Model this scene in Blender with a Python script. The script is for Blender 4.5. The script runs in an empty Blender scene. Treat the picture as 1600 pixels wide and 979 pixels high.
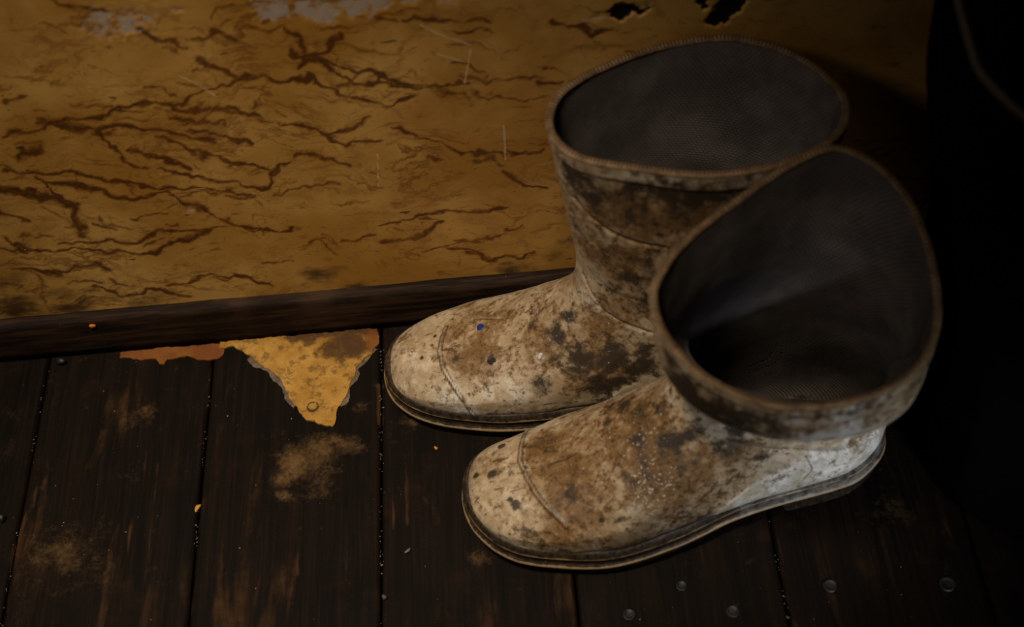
import bpy, bmesh, math, random
import numpy as np
from mathutils import Vector, Matrix

C = bpy.context.scene.collection
scene = bpy.context.scene

# ------------------------------------------------------------------ camera
cam_data = bpy.data.cameras.new('camera')
cam = bpy.data.objects.new('camera', cam_data); C.objects.link(cam)
R3 = Matrix(((0.99582039, 0.08916951, 0.01976225), (-0.0572039, 0.7776068, -0.62614326), (-0.07120014, 0.62239574, 0.77945755)))
cam.matrix_world = Matrix.Translation((0.02198449, -0.69351969, 0.8671066)) @ R3.to_4x4()
cam_data.sensor_width = 36.0; cam_data.sensor_fit = 'HORIZONTAL'
cam_data.lens = 2222.0/1600*36
cam_data.clip_start = .01
cam_data.dof.use_dof = True; cam_data.dof.focus_distance = 1.03; cam_data.dof.aperture_fstop = 4.0
scene.camera = cam

# ------------------------------------------------------------------ world, lights, exposure
world = bpy.data.worlds.new('world'); scene.world = world; world.use_nodes = True
world.node_tree.nodes['Background'].inputs[0].default_value = (.85, .9, 1, 1)
world.node_tree.nodes['Background'].inputs[1].default_value = .006
scene.view_settings.view_transform = 'Standard'; scene.view_settings.look = 'None'
scene.view_settings.gamma = 1; scene.view_settings.use_curve_mapping = False
scene.view_settings.exposure = 0.0

def lamp(name, kind, loc, target, energy, colour, **kw):
    d = bpy.data.lights.new(name, kind); o = bpy.data.objects.new(name, d); C.objects.link(o)
    o.location = loc; d.energy = energy; d.color = colour
    v = Vector(target)-Vector(loc); o.rotation_euler = v.to_track_quat('-Z', 'Y').to_euler()
    for k, a in kw.items(): setattr(d, k, a)
    return o
KEY = lamp('key_spot', 'SPOT', (-.34, -.56, 1.75), (-.17, -.14, 0), 128, (1.0, .88, .70), spot_size=math.radians(26.5), spot_blend=.72, shadow_soft_size=.14)  # key spot, source unseen; cone edge shaped to dim the wall's right side
COOL = lamp('cool_heel_spot', 'SPOT', (.50, -1.10, .62), (.205, -.19, .045), 62, (.78, .87, 1.0), spot_size=math.radians(12), spot_blend=1.0, shadow_soft_size=.10)  # unseen cool spot, added and narrowed to brighten the front boot's heel
SOFT = lamp('lining_fill_spot', 'SPOT', (-.75, -.75, 1.15), (.19, -.07, .20), 17, (1.0, .94, .90), spot_size=math.radians(11), spot_blend=1.0, shadow_soft_size=.17)  # fill added to brighten the rear boot's lining, no real lamp there
# ------------------------------------------------------------------ noise for painting wear onto vertices
def hash3(ix, iy, iz, seed):
    n = (ix*374761393 + iy*668265263 + iz*2147483647 + seed*974711) & 0xffffffff
    n = ((n ^ (n >> 13))*1274126177) & 0xffffffff
    return ((n ^ (n >> 16)) & 0xffff)/65535.
def vnoise(P, scale, seed=0):
    Q = np.asarray(P)*scale; I = np.floor(Q).astype(np.int64); F = Q-I; F = F*F*(3-2*F); r = 0
    for dx in (0, 1):
        for dy in (0, 1):
            for dz in (0, 1):
                w = (F[..., 0] if dx else 1-F[..., 0])*(F[..., 1] if dy else 1-F[..., 1])*(F[..., 2] if dz else 1-F[..., 2])
                r = r+w*hash3(I[..., 0]+dx, I[..., 1]+dy, I[..., 2]+dz, seed)
    return r
def fbm(P, scale, octv=3, seed=0):
    r = 0; a = .5; t = 0
    for k in range(octv):
        r = r+a*vnoise(P, scale*2**k, seed+k*7); t += a; a *= .5
    return r/t
def seg_dist(P, pts):
    d = np.full(P.shape[:-1], 9.)
    for a, b in zip(pts[:-1], pts[1:]):
        a = np.asarray(a, float); b = np.asarray(b, float); ab = b-a
        t = np.clip(((P-a)@ab)/max(ab@ab, 1e-12), 0, 1)
        d = np.minimum(d, np.linalg.norm(P-(a+t[..., None]*ab), axis=-1))
    return d

# ------------------------------------------------------------------ object helpers
def mesh_obj(name, verts, faces, material=None, parent=None, attrs=None, uv=None, smooth_shade=True, loc=None):
    me = bpy.data.meshes.new(name)
    V = np.asarray(verts, np.float32).reshape(-1, 3)
    if isinstance(faces, np.ndarray):
        n, k = faces.shape
        me.vertices.add(len(V)); me.vertices.foreach_set('co', V.ravel())
        me.loops.add(n*k); me.loops.foreach_set('vertex_index', faces.astype(np.int32).ravel())
        me.polygons.add(n); me.polygons.foreach_set('loop_start', np.arange(0, n*k, k, dtype=np.int32))
        me.update(calc_edges=True)
    else:
        me.from_pydata([tuple(v) for v in V], [], faces)
    me.validate()
    me.polygons.foreach_set('use_smooth', [smooth_shade]*len(me.polygons))
    for k, a in (attrs or {}).items():
        at = me.attributes.new(k, 'FLOAT', 'POINT'); at.data.foreach_set('value', np.asarray(a, np.float32).ravel())
    if uv is not None:
        idx = np.empty(len(me.loops), np.int32); me.loops.foreach_get('vertex_index', idx)
        l = me.uv_layers.new(name='map'); l.data.foreach_set('uv', np.asarray(uv, np.float32).reshape(-1, 2)[idx].ravel())
    me.update()
    o = bpy.data.objects.new(name, me); C.objects.link(o)
    if material: me.materials.append(material)
    if parent: o.parent = parent
    if loc is not None: o.location = loc
    return o
def from_bm(name, bm, material=None, parent=None, smooth_shade=False, loc=None):
    me = bpy.data.meshes.new(name); bm.to_mesh(me); bm.free()
    me.polygons.foreach_set('use_smooth', [smooth_shade]*len(me.polygons))
    o = bpy.data.objects.new(name, me); C.objects.link(o)
    if material: me.materials.append(material)
    if parent: o.parent = parent
    if loc is not None: o.location = loc
    return o
def tag(o, label=None, cat=None, group=None, kind=None):
    for k, v in (('label', label), ('category', cat), ('group', group), ('kind', kind)):
        if v: o[k] = v
    return o
def empty(name, loc=(0, 0, 0)):
    o = bpy.data.objects.new(name, None); C.objects.link(o); o.location = loc; o.empty_display_size = .02; return o
def grid_faces(nr, nc, wrap=False, flip=False):
    i = np.arange(nr-1)[:, None]; j = np.arange(nc if wrap else nc-1)[None]
    j2 = (j+1) % nc
    q = [i*nc+j, (i+1)*nc+j, (i+1)*nc+j2, i*nc+j2]
    if flip: q = q[::-1]
    return np.stack([np.broadcast_to(a, (nr-1, j.shape[1])) for a in q], -1).reshape(-1, 4)
def grid_normals(G, wrap=True):
    dr = np.gradient(G, axis=0)
    dc = (np.roll(G, -1, 1)-np.roll(G, 1, 1)) if wrap else np.gradient(G, axis=1)
    N = np.cross(dc, dr); l = np.linalg.norm(N, axis=-1, keepdims=True); return N/np.maximum(l, 1e-12)
def tube(path, r, n=8, closed=True, squash=1.0):
    P = np.asarray(path, float); m = len(P)
    T = (np.roll(P, -1, 0)-np.roll(P, 1, 0)) if closed else np.gradient(P, axis=0)
    T /= np.linalg.norm(T, axis=1, keepdims=True)
    up = np.tile([0, 0, 1.], (m, 1)); A = np.cross(T, up); l = np.linalg.norm(A, axis=1, keepdims=True)
    A = np.where(l > 1e-3, A/np.maximum(l, 1e-6), [1, 0, 0]); B = np.cross(A, T)
    th = np.linspace(0, 2*np.pi, n, endpoint=False)
    r = np.broadcast_to(np.asarray(r, float), (m,))
    G = P[:, None]+r[:, None, None]*(np.cos(th)[None, :, None]*A[:, None]+squash*np.sin(th)[None, :, None]*B[:, None])
    if closed: G = np.concatenate([G, G[:1]])
    return G

# ------------------------------------------------------------------ node helper
class NT:
    def __init__(s, name):
        s.m = bpy.data.materials.new(name); s.m.use_nodes = True; s.t = s.m.node_tree; s.b = s.t.nodes['Principled BSDF']
    def n(s, kind, ins=None, **props):
        nd = s.t.nodes.new(kind)
        for k, v in props.items(): setattr(nd, k, v)
        for k, v in (ins or {}).items():
            if isinstance(v, bpy.types.NodeSocket): s.t.links.new(v, nd.inputs[k])
            else: nd.inputs[k].default_value = v
        return nd
    def noise(s, vec, scale, detail=4, rough=.6, dist=0):
        return s.n('ShaderNodeTexNoise', {'Vector': vec, 'Scale': scale, 'Detail': detail, 'Roughness': rough, 'Distortion': dist}).outputs['Fac']
    def math(s, op, a, b=0., c=0., clamp=False):
        return s.n('ShaderNodeMath', {0: a, 1: b, 2: c}, operation=op, use_clamp=clamp).outputs[0]
    def step(s, v, lo, hi, a=0., b=1.):
        return s.n('ShaderNodeMapRange', {'Value': v, 'From Min': lo, 'From Max': hi, 'To Min': a, 'To Max': b}, interpolation_type='SMOOTHSTEP').outputs[0]
    def mix(s, f, a, b, mode='MIX'):
        nd = s.t.nodes.new('ShaderNodeMix'); nd.data_type = 'RGBA'; nd.blend_type = mode
        for k, v in ((0, f), (6, a), (7, b)):
            if isinstance(v, bpy.types.NodeSocket): s.t.links.new(v, nd.inputs[k])
            else: nd.inputs[k].default_value = (*v, 1) if k and len(v) == 3 else v
        return nd.outputs[2]
    def attr(s, name): return s.n('ShaderNodeAttribute', attribute_name=name).outputs['Fac']
    def coord(s, scale=(1, 1, 1), what='Object', loc=(0, 0, 0), rot=(0, 0, 0)):
        tc = s.n('ShaderNodeTexCoord')
        return s.n('ShaderNodeMapping', {'Vector': tc.outputs[what], 'Scale': scale, 'Location': loc, 'Rotation': rot}).outputs[0]
    def out(s, colour=None, rough=None, bump=None, strength=.5, dist=.001, spec=None, **kw):
        for k, v in (('Base Color', colour), ('Roughness', rough), ('Specular IOR Level', spec)):
            if v is None: continue
            if isinstance(v, bpy.types.NodeSocket): s.t.links.new(v, s.b.inputs[k])
            else: s.b.inputs[k].default_value = (*v, 1) if k == 'Base Color' else v
        if bump is not None:
            bp = s.n('ShaderNodeBump', {'Height': bump, 'Strength': strength, 'Distance': dist})
            s.t.links.new(bp.outputs[0], s.b.inputs['Normal'])
        return s.m

# ------------------------------------------------------------------ materials
def mat_wall():
    t = NT('marbled_wall_sheet'); v = t.coord()
    warp = t.n('ShaderNodeTexNoise', {'Vector': v, 'Scale': 22., 'Detail': 4.}).outputs['Color']
    sc = t.n('ShaderNodeVectorMath', {0: t.n('ShaderNodeVectorMath', {0: warp, 1: (.5, .5, .5)}, operation='SUBTRACT').outputs[0], 'Scale': .045}, operation='SCALE').outputs[0]
    vv = t.n('ShaderNodeVectorMath', {0: v, 1: sc}, operation='ADD').outputs[0]
    cloud = t.noise(v, 9, 5, .6); fine = t.noise(v, 160, 4, .7); mid = t.noise(vv, 45, 5, .65)
    base = t.mix(t.step(cloud, .35, .65), (.33, .152, .025), (.50, .275, .070))
    base = t.mix(t.step(mid, .55, .75, 0, .35), base, (.20, .09, .016))
    # painted main veins, edges broken by noise
    a = t.attr('vein')
    stretched = t.n('ShaderNodeMapping', {'Vector': vv, 'Scale': (1, 1, 2.6), 'Rotation': (0, .15, 0)}).outputs[0]
    brk = t.noise(stretched, 95, 6, .72)
    cen = lambda x, k: t.math('MULTIPLY', t.math('SUBTRACT', x, .5), k)
    brk2 = t.noise(stretched, 300, 4, .7)
    av = t.math('ADD', a, t.math('ADD', cen(brk, 1.25), cen(brk2, .5)))
    vm = t.step(av, .15, .85); core = t.step(av, .62, 1.2)
    r1 = t.math('ABSOLUTE', t.math('SUBTRACT', t.noise(stretched, 11, 7, .62), .5))
    gate = t.step(t.noise(v, 6, 3), .42, .62)
    vo = t.n('ShaderNodeTexVoronoi', {'Vector': t.n('ShaderNodeMapping', {'Vector': vv, 'Scale': (1, .2, 2.1), 'Rotation': (0, .25, 0)}).outputs[0], 'Scale': 10.5, 'Randomness': 1.}, feature='DISTANCE_TO_EDGE').outputs['Distance']
    web = t.math('MULTIPLY', t.step(t.math('ADD', vo, cen(brk, .10)), -.02, .045, .85, 0), t.step(t.math('ADD', t.noise(v, 8, 3), cen(brk2, .25)), .44, .64))
    thin = t.math('MULTIPLY', t.step(t.math('ADD', r1, cen(brk2, .03)), .0, .030, .80, 0), gate)
    smear = t.math('MULTIPLY', t.step(t.noise(t.n('ShaderNodeMapping', {'Vector': vv, 'Scale': (1, 1, 3.8)}).outputs[0], 50, 6, .72), .56, .68), .66)
    vein = t.math('MAXIMUM', t.math('MULTIPLY', vm, .80), t.math('MAXIMUM', t.math('MAXIMUM', thin, web), smear))
    col = t.mix(vein, base, (.135, .041, .005))
    col = t.mix(t.math('MULTIPLY', core, .75), col, (.045, .013, .003))
    fk = t.step(t.noise(v, 230, 4, .7), .60, .70); col = t.mix(t.math('MULTIPLY', fk, .30), col, (.09, .045, .010))
    # painted vignette towards the bottom left, with grime and worn dark smudges
    g = t.step(t.math('ADD', t.attr('grime_and_shade'), t.math('MULTIPLY', t.math('SUBTRACT', t.noise(t.n('ShaderNodeMapping', {'Vector': v, 'Scale': (1, 1, 2.5)}).outputs[0], 30, 6, .7), .5), 1.3)), .35, .9)
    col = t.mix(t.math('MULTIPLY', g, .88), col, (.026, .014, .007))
    # small black nicks
    nick = t.step(t.noise(t.n('ShaderNodeMapping', {'Vector': v, 'Scale': (.7, 1, 2.2)}).outputs[0], 75, 2, .5), .73, .77)
    col = t.mix(t.math('MULTIPLY', nick, .8), col, (.02, .018, .012))
    w = t.step(t.math('ADD', t.attr('worn'), t.math('MULTIPLY', t.math('SUBTRACT', t.noise(v, 110, 5, .7), .5), 1.1)), .38, .95)
    col = t.mix(t.math('MULTIPLY', w, .8), col, t.mix(fine, (.30, .24, .19), (.44, .37, .32)))
    # dust specks
    sp = t.step(t.noise(v, 420, 1, .5), .80, .84)
    col = t.mix(t.math('MULTIPLY', sp, .5), col, (.6, .5, .35))
    s = t.step(t.math('ADD', t.attr('scratch'), t.math('MULTIPLY', t.math('SUBTRACT', fine, .5), .8)), .45, .7)
    col = t.mix(t.math('MULTIPLY', s, .5), col, (.60, .45, .25))
    h = t.step(t.attr('hole'), .4, .6)
    col = t.mix(h, col, (.004, .003, .002))
    bump = t.math('SUBTRACT', t.math('ADD', t.math('MULTIPLY', fine, .25), t.math('MULTIPLY', cloud, .3)), t.math('MULTIPLY', w, .25))
    return t.out(col, t.step(cloud, .2, .8, .42, .6), bump, .35, .0012, spec=.35)

def mat_wood_floor():
    t = NT('dark_worn_floorboard'); v = t.coord(what='Object')
    info = t.n('ShaderNodeObjectInfo').outputs['Random']
    off = t.n('ShaderNodeCombineXYZ', {'X': t.math('MULTIPLY', info, 7.), 'Y': t.math('MULTIPLY', info, 13.), 'Z': 0.}).outputs[0]
    v = t.n('ShaderNodeVectorMath', {0: v, 1: off}, operation='ADD').outputs[0]
    g1 = t.noise(t.n('ShaderNodeMapping', {'Vector': v, 'Scale': (1, .05, 1)}).outputs[0], 130, 5, .65, .4)
    g2 = t.noise(t.n('ShaderNodeMapping', {'Vector': v, 'Scale': (1, .03, 1)}).outputs[0], 420, 3, .6)
    g3 = t.noise(t.n('ShaderNodeMapping', {'Vector': v, 'Scale': (1, .16, 1)}).outputs[0], 34, 5, .6, .8)
    cl = t.noise(v, 14, 5, .65); fine = t.noise(v, 260, 4, .75)
    col = t.mix(t.step(g1, .3, .75), (.0022, .0013, .0008), (.0078, .0037, .0016))
    col = t.mix(t.math('MULTIPLY', t.step(g2, .45, .8), .35), col, (.020, .010, .0045))
    # worn, paler streaks running with the grain
    st = t.math('MULTIPLY', t.step(g3, .56, .72), t.step(t.math('ADD', cl, t.math('MULTIPLY', fine, .25)), .50, .80))
    col = t.mix(t.math('MULTIPLY', st, .85), col, (.062, .029, .010))
    # traced patches
    p = t.step(t.math('ADD', t.attr('ochre'), t.math('ADD', t.math('MULTIPLY', t.math('SUBTRACT', t.noise(v, 45, 6, .7), .5), 1.7), t.math('MULTIPLY', t.math('SUBTRACT', fine, .5), .8))), .15, 1.25)
    col = t.mix(t.math('MULTIPLY', p, .9), col, t.mix(fine, (.045, .020, .006), (.20, .115, .045)))
    sc = t.step(t.math('ADD', t.attr('streak'), t.math('MULTIPLY', t.math('SUBTRACT', t.noise(t.n('ShaderNodeMapping', {'Vector': v, 'Scale': (1, .15, 1)}).outputs[0], 140, 6, .7), .5), 1.4)), .45, 1.0)
    col = t.mix(t.math('MULTIPLY', sc, .8), col, (.075, .036, .014))
    red = t.step(t.noise(v, 21, 4, .6), .56, .74)
    col = t.mix(t.math('MULTIPLY', red, .35), col, (.030, .010, .006))
    sp = t.step(t.noise(v, 520, 1, .5), .815, .85)
    col = t.mix(t.math('MULTIPLY', sp, .45), col, (.25, .2, .16))
    bump = t.math('ADD', t.math('MULTIPLY', g1, .6), t.math('ADD', t.math('MULTIPLY', g2, .4), t.math('MULTIPLY', fine, .15)))
    return t.out(col, t.step(cl, .3, .7, .55, .72), bump, .5, .0012, spec=.10)

def mat_baseboard():
    t = NT('dark_baseboard_wood'); v = t.coord()
    g = t.noise(t.n('ShaderNodeMapping', {'Vector': v, 'Scale': (.08, 1, 1)}).outputs[0], 150, 5, .65, .5)
    c = t.noise(v, 18, 4, .6)
    col = t.mix(t.step(g, .40, .68), (.009, .0045, .0025), (.040, .020, .0095))
    col = t.mix(t.step(c, .5, .7, 0, .5), col, (.045, .023, .012))
    sp = t.step(t.noise(v, 300, 1), .8, .84); col = t.mix(t.math('MULTIPLY', sp, .4), col, (.3, .2, .12))
    return t.out(col, .7, g, .6, .001, spec=.10)

def mat_rubber(name='stained_white_rubber', sole=False):
    t = NT(name); v = t.coord()
    n1 = t.noise(v, 26, 6, .62, .3); n2 = t.noise(v, 75, 6, .68, .2); n3 = t.noise(v, 210, 5, .72); n4 = t.noise(v, 600, 3, .7)
    vert = t.noise(t.n('ShaderNodeMapping', {'Vector': v, 'Scale': (1, 1, .35), 'Rotation': (0, .5, .2)}).outputs[0], 120, 5, .7, .6)
    cen = lambda x, k: t.math('MULTIPLY', t.math('SUBTRACT', x, .5), k)
    add = lambda *a: a[0] if len(a) == 1 else t.math('ADD', a[0], add(*a[1:]))
    col = t.mix(t.step(n2, .32, .68), (.34, .240, .140), (.58, .465, .325))
    # pale, cleaned rubber
    w = t.step(add(t.attr('pale'), cen(n2, .9), cen(n3, .5)), .30, .95)
    col = t.mix(t.math('MULTIPLY', w, .9), col, t.mix(t.step(add(n2, cen(vert, .8)), .3, .7), (.44, .385, .29), (.74, .69, .62)))
    # ochre stain
    b = t.step(add(t.attr('brown'), cen(n2, 2.0), cen(n3, 1.5), cen(n1, .6)), .08, .82)
    col = t.mix(t.math('MULTIPLY', b, .92), col, t.mix(n3, (.085, .036, .008), (.27, .135, .034)))
    b2 = t.step(add(t.attr('brown'), cen(vert, 1.6), cen(n1, .8)), .55, 1.15)
    col = t.mix(t.math('MULTIPLY', b2, .6), col, (.075, .036, .012))
    # general mottling
    m = t.step(add(n1, cen(n3, .8), cen(n2, .5)), .44, .66)
    col = t.mix(t.math('MULTIPLY', m, .62), col, (.17, .09, .030))
    # black grime, with shade painted in under the front boot's rim
    d = t.step(add(t.attr('dark'), cen(n2, 1.3), cen(n3, 1.0), cen(n4, .3)), .22, .78)
    col = t.mix(t.math('MULTIPLY', d, .94), col, t.mix(n3, (.008, .006, .005), (.038, .024, .013)))
    k = t.step(add(n3, cen(n4, .5), cen(n2, .45), t.math('MULTIPLY', t.attr('brown'), .10)), .60, .72)
    col = t.mix(t.math('MULTIPLY', k, .72), col, (.035, .020, .010))
    # fine dark scratches
    for rot, sc_ in (((.3, .2, .9), 55), ((1.1, .5, 2.2), 48)):
        f = t.noise(t.n('ShaderNodeMapping', {'Vector': v, 'Scale': (.22, 2.4, 1.2), 'Rotation': rot}).outputs[0], sc_*2.4, 2, .5)
        col = t.mix(t.math('MULTIPLY', t.step(f, .70, .735), .65), col, (.06, .035, .018))
    # plaster crumbs and flecks
    wh = t.step(add(t.noise(v, 520, 3, .6), t.math('MULTIPLY', t.attr('fleck'), .13), cen(n1, .25)), .73, .80)
    col = t.mix(t.math('MULTIPLY', wh, .8), col, (.66, .56, .44))
    l = t.attr('line'); lm = t.step(add(l, cen(n3, .25)), .15, .85)
    col = t.mix(t.math('MULTIPLY', lm, .8), col, (.030, .018, .009))
    ht = add(t.math('MULTIPLY', n2, .35), t.math('MULTIPLY', n3, .30), t.math('MULTIPLY', n4, .12), t.math('MULTIPLY', d, -.15), t.math('MULTIPLY', wh, .6))
    return t.out(col, t.step(add(n2, t.math('MULTIPLY', d, .2)), .3, .8, .36, .62), ht, .45, .0012, spec=.42)

def mat_sole():
    t = NT('grimy_sole_rubber'); v = t.coord()
    n1 = t.noise(v, 60, 5, .65); n2 = t.noise(v, 240, 5, .75); n3 = t.noise(t.n('ShaderNodeMapping', {'Vector': v, 'Scale': (.5, .5, 3)}).outputs[0], 150, 4, .7)
    e = t.attr('edge')
    col = t.mix(t.step(n2, .35, .7), (.008, .006, .004), (.060, .036, .018))
    a = t.step(t.math('ADD', e, t.math('ADD', t.math('MULTIPLY', t.math('SUBTRACT', n1, .5), 1.1), t.math('MULTIPLY', t.math('SUBTRACT', n3, .5), 1.2))), .45, .9)
    col = t.mix(t.math('MULTIPLY', a, .9), col, t.mix(n2, (.17, .095, .040), (.40, .27, .14)))
    h = t.step(t.math('ADD', t.attr('pale'), t.math('SUBTRACT', n1, .5)), .4, .9)
    col = t.mix(t.math('MULTIPLY', h, .5), col, (.36, .33, .28))
    sp = t.step(t.noise(v, 500, 1), .80, .83); col = t.mix(t.math('MULTIPLY', sp, .7), col, (.6, .5, .38))
    return t.out(col, .55, t.math('ADD', n2, t.math('MULTIPLY', n3, .6)), .45, .001, spec=.35)

def mat_lining():
    t = NT('dark_knit_lining'); tc = t.n('ShaderNodeTexCoord')
    uv = tc.outputs['UV']; v = tc.outputs['Object']
    jit = t.n('ShaderNodeTexNoise', {'Vector': v, 'Scale': 90., 'Detail': 3.}).outputs['Color']
    uvj = t.n('ShaderNodeVectorMath', {0: uv, 1: t.n('ShaderNodeVectorMath', {0: jit, 'Scale': .0022}, operation='SCALE').outputs[0]}, operation='ADD').outputs[0]
    br = t.n('ShaderNodeTexBrick', {'Vector': uvj, 'Scale': 1., 'Mortar Size': .00028, 'Mortar Smooth': 1., 'Brick Width': .0031, 'Row Height': .00165, 'Color1': (1, 1, 1, 1), 'Color2': (.8, .8, .8, 1), 'Mortar': (0, 0, 0, 1)}).outputs['Color']
    n = t.noise(v, 30, 5, .6); f = t.noise(v, 500, 3, .7)
    col = t.mix(t.step(n, .35, .7), (.100, .080, .068), (.175, .143, .124))
    col = t.mix(t.math('MULTIPLY', t.step(br, 0, .9, 1, 0), .60), col, (.012, .009, .008))
    lp = t.step(t.math('ADD', t.attr('pale'), t.math('MULTIPLY', t.math('SUBTRACT', t.noise(v, 120, 5, .7), .5), .8)), .5, .9)
    col = t.mix(t.math('MULTIPLY', lp, .5), col, (.22, .18, .15))
    return t.out(col, .9, t.math('ADD', br, t.math('MULTIPLY', f, .4)), .9, .0009, spec=.12)

def mat_plain(name, c1, c2, scale=80, rough=.7, bump=.3, spec=.3, dist=.001):
    t = NT(name); v = t.coord(); n = t.noise(v, scale, 5, .65)
    return t.out(t.mix(t.step(n, .3, .7), c1, c2), rough, n, bump, dist, spec=spec)

def mat_patch():
    t = NT('torn_yellow_sheet'); v = t.coord()
    n1 = t.noise(v, 55, 5, .65); n2 = t.noise(v, 130, 5, .7); n3 = t.noise(v, 420, 3, .7)
    col = t.mix(t.step(n1, .3, .7), (.30, .140, .018), (.45, .245, .050))
    # brown dirt under the baseboard edge
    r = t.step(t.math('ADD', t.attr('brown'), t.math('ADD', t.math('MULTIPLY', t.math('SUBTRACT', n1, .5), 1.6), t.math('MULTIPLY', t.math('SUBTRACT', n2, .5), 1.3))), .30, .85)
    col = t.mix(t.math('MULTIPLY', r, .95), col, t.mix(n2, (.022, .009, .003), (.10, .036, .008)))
    s = t.step(t.math('ADD', n2, t.math('MULTIPLY', t.math('SUBTRACT', n3, .5), .4)), .50, .64); col = t.mix(t.math('MULTIPLY', s, .70), col, (.115, .062, .013))
    o = t.step(t.attr('orange'), .3, .7); col = t.mix(t.math('MULTIPLY', o, .8), col, t.mix(n2, (.10, .026, .005), (.24, .070, .010)))
    k = t.step(t.math('ADD', t.attr('ring'), t.math('MULTIPLY', t.math('SUBTRACT', n2, .5), 1.0)), .5, .8); col = t.mix(t.math('MULTIPLY', k, .85), col, (.028, .015, .008))
    return t.out(col, .55, t.math('ADD', n2, n3), .35, .0008, spec=.3)

M_WALL = mat_wall(); M_FLOOR = mat_wood_floor(); M_BASE = mat_baseboard(); M_RUB = mat_rubber(); M_SOLE = mat_sole(); M_LIN = mat_lining()
M_PATCH = mat_patch()
M_BACKING = mat_plain('torn_sheet_backing', (.07, .045, .03), (.17, .12, .085), 200)
M_BIND = mat_plain('tan_rim_binding', (.11, .060, .026), (.30, .185, .088), 120, .6, .4)
M_STITCH = mat_plain('dark_stitch', (.030, .014, .006), (.075, .035, .015), 300)
M_BAG = mat_plain('black_cloth', (.0012, .0012, .0013), (.0022, .0021, .0021), 60, .95, .3, .05)
M_CORD = mat_plain('pale_cord', (.16, .11, .07), (.26, .19, .13), 300, .8)
M_METAL = mat_plain('rusty_nail_metal', (.003, .0022, .0016), (.016, .011, .008), 260, .5, .4, .5)
M_SUB = mat_plain('dark_underfloor', (.002, .0015, .001), (.005, .003, .002), 90, .9)
M_GRIT = mat_plain('pale_grit', (.07, .045, .03), (.26, .21, .17), 200, .7)
M_OCHRE = mat_plain('ochre_crumb', (.42, .19, .02), (.60, .30, .05), 200, .6)
M_ORANGE = mat_plain('orange_crumb', (.45, .12, .012), (.62, .20, .03), 200, .6)
M_BLUE = mat_plain('blue_paint', (.004, .014, .10), (.008, .03, .20), 200, .5)
M_BLACK = mat_plain('black_tar', (.004, .003, .002), (.012, .009, .006), 200, .6)
M_WHITE = mat_plain('white_plaster', (.50, .46, .40), (.70, .66, .60), 200, .7)
# ---------------------------------------------------------------- boot shape (numpy only)
def spl(xs, ys, x):
    """smooth (Catmull-Rom / PCHIP-like) interpolation of a table"""
    xs = np.asarray(xs, float); ys = np.asarray(ys, float); x = np.clip(np.asarray(x, float), xs[0], xs[-1])
    h = np.diff(xs); d = np.diff(ys, axis=0) / (h if ys.ndim == 1 else h[:, None])
    m = np.zeros_like(ys); m[0] = d[0]; m[-1] = d[-1]
    for i in range(1, len(xs)-1):
        w1 = 2*h[i]+h[i-1]; w2 = h[i]+2*h[i-1]
        a, b = d[i-1], d[i]
        with np.errstate(divide='ignore', invalid='ignore'):
            v = (w1+w2)/(w1/a+w2/b)
        m[i] = np.where(a*b > 0, v, 0)
    k = np.clip(np.searchsorted(xs, x, side='right')-1, 0, len(xs)-2)
    t = (x-xs[k])/h[k]; H = h[k]
    if ys.ndim > 1: t = t[..., None]; H = H[..., None]
    return ((1+2*t)*(1-t)**2*ys[k] + t*(1-t)**2*H*m[k] + t*t*(3-2*t)*ys[k+1] + t*t*(t-1)*H*m[k+1])

def smooth(a, b, x):
    t = np.clip((np.asarray(x, float)-a)/(b-a), 0, 1); return t*t*(3-2*t)

def closed_curve(pts, n):
    """periodic Catmull-Rom through pts, resampled to n points, even arc length; first pt stays first"""
    P = np.asarray(pts, float); m = len(P); out = []
    for i in range(m):
        p0, p1, p2, p3 = P[i-1], P[i], P[(i+1) % m], P[(i+2) % m]
        t = np.linspace(0, 1, 40, endpoint=False)[:, None]
        out.append(.5*((2*p1)+(-p0+p2)*t+(2*p0-5*p1+4*p2-p3)*t*t+(-p0+3*p1-3*p2+p3)*t**3))
    Q = np.vstack(out); Q = np.vstack([Q, Q[:1]])
    s = np.r_[0, np.cumsum(np.linalg.norm(np.diff(Q, axis=0), axis=1))]
    x = np.linspace(0, s[-1], n, endpoint=False)
    return np.stack([np.interp(x, s, Q[:, k]) for k in range(3)], 1)

# stations: s, back/bottom point B(u,z), front/top point T(u,z), half width, low-heaviness k, squareness p
STATIONS = [
 (0.00, .2870, .020, .2870, .023, .002, .00, 1.0),
 (0.01, .2862, .019, .2862, .027, .0105, .06, .92),
 (0.03, .283, .018, .283, .034, .0195, .10, .85),
 (0.06, .275, .018, .275, .0415, .0290, .14, .78),
 (0.10, .259, .018, .259, .0490, .0380, .16, .74),
 (0.15, .236, .018, .238, .0560, .0448, .18, .74),
 (0.20, .212, .018, .215, .0635, .0490, .18, .76),
 (0.25, .186, .018, .193, .0725, .0498, .17, .80),
 (0.30, .155, .018, .175, .0855, .0470, .14, .84),
 (0.35, .115, .018, .160, .0980, .0440, .10, .88),
 (0.40, .065, .019, .150, .110, .0415, .07, .90),
 (0.44, .025, .024, .145, .121, .0395, .04, .95),
 (0.48, .006, .042, .143, .132, .0380, .00, 1.0),
 (0.52, .002, .070, .142, .143, .0372, .00, 1.0),
 (0.56, .005, .098, .143, .155, .0375, .00, 1.0),
]
def heel_rise(u):
    return spl([0, .07, .12, .17, .21, .3], [.0075, .0070, .0045, .0010, 0, 0], u)
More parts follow.
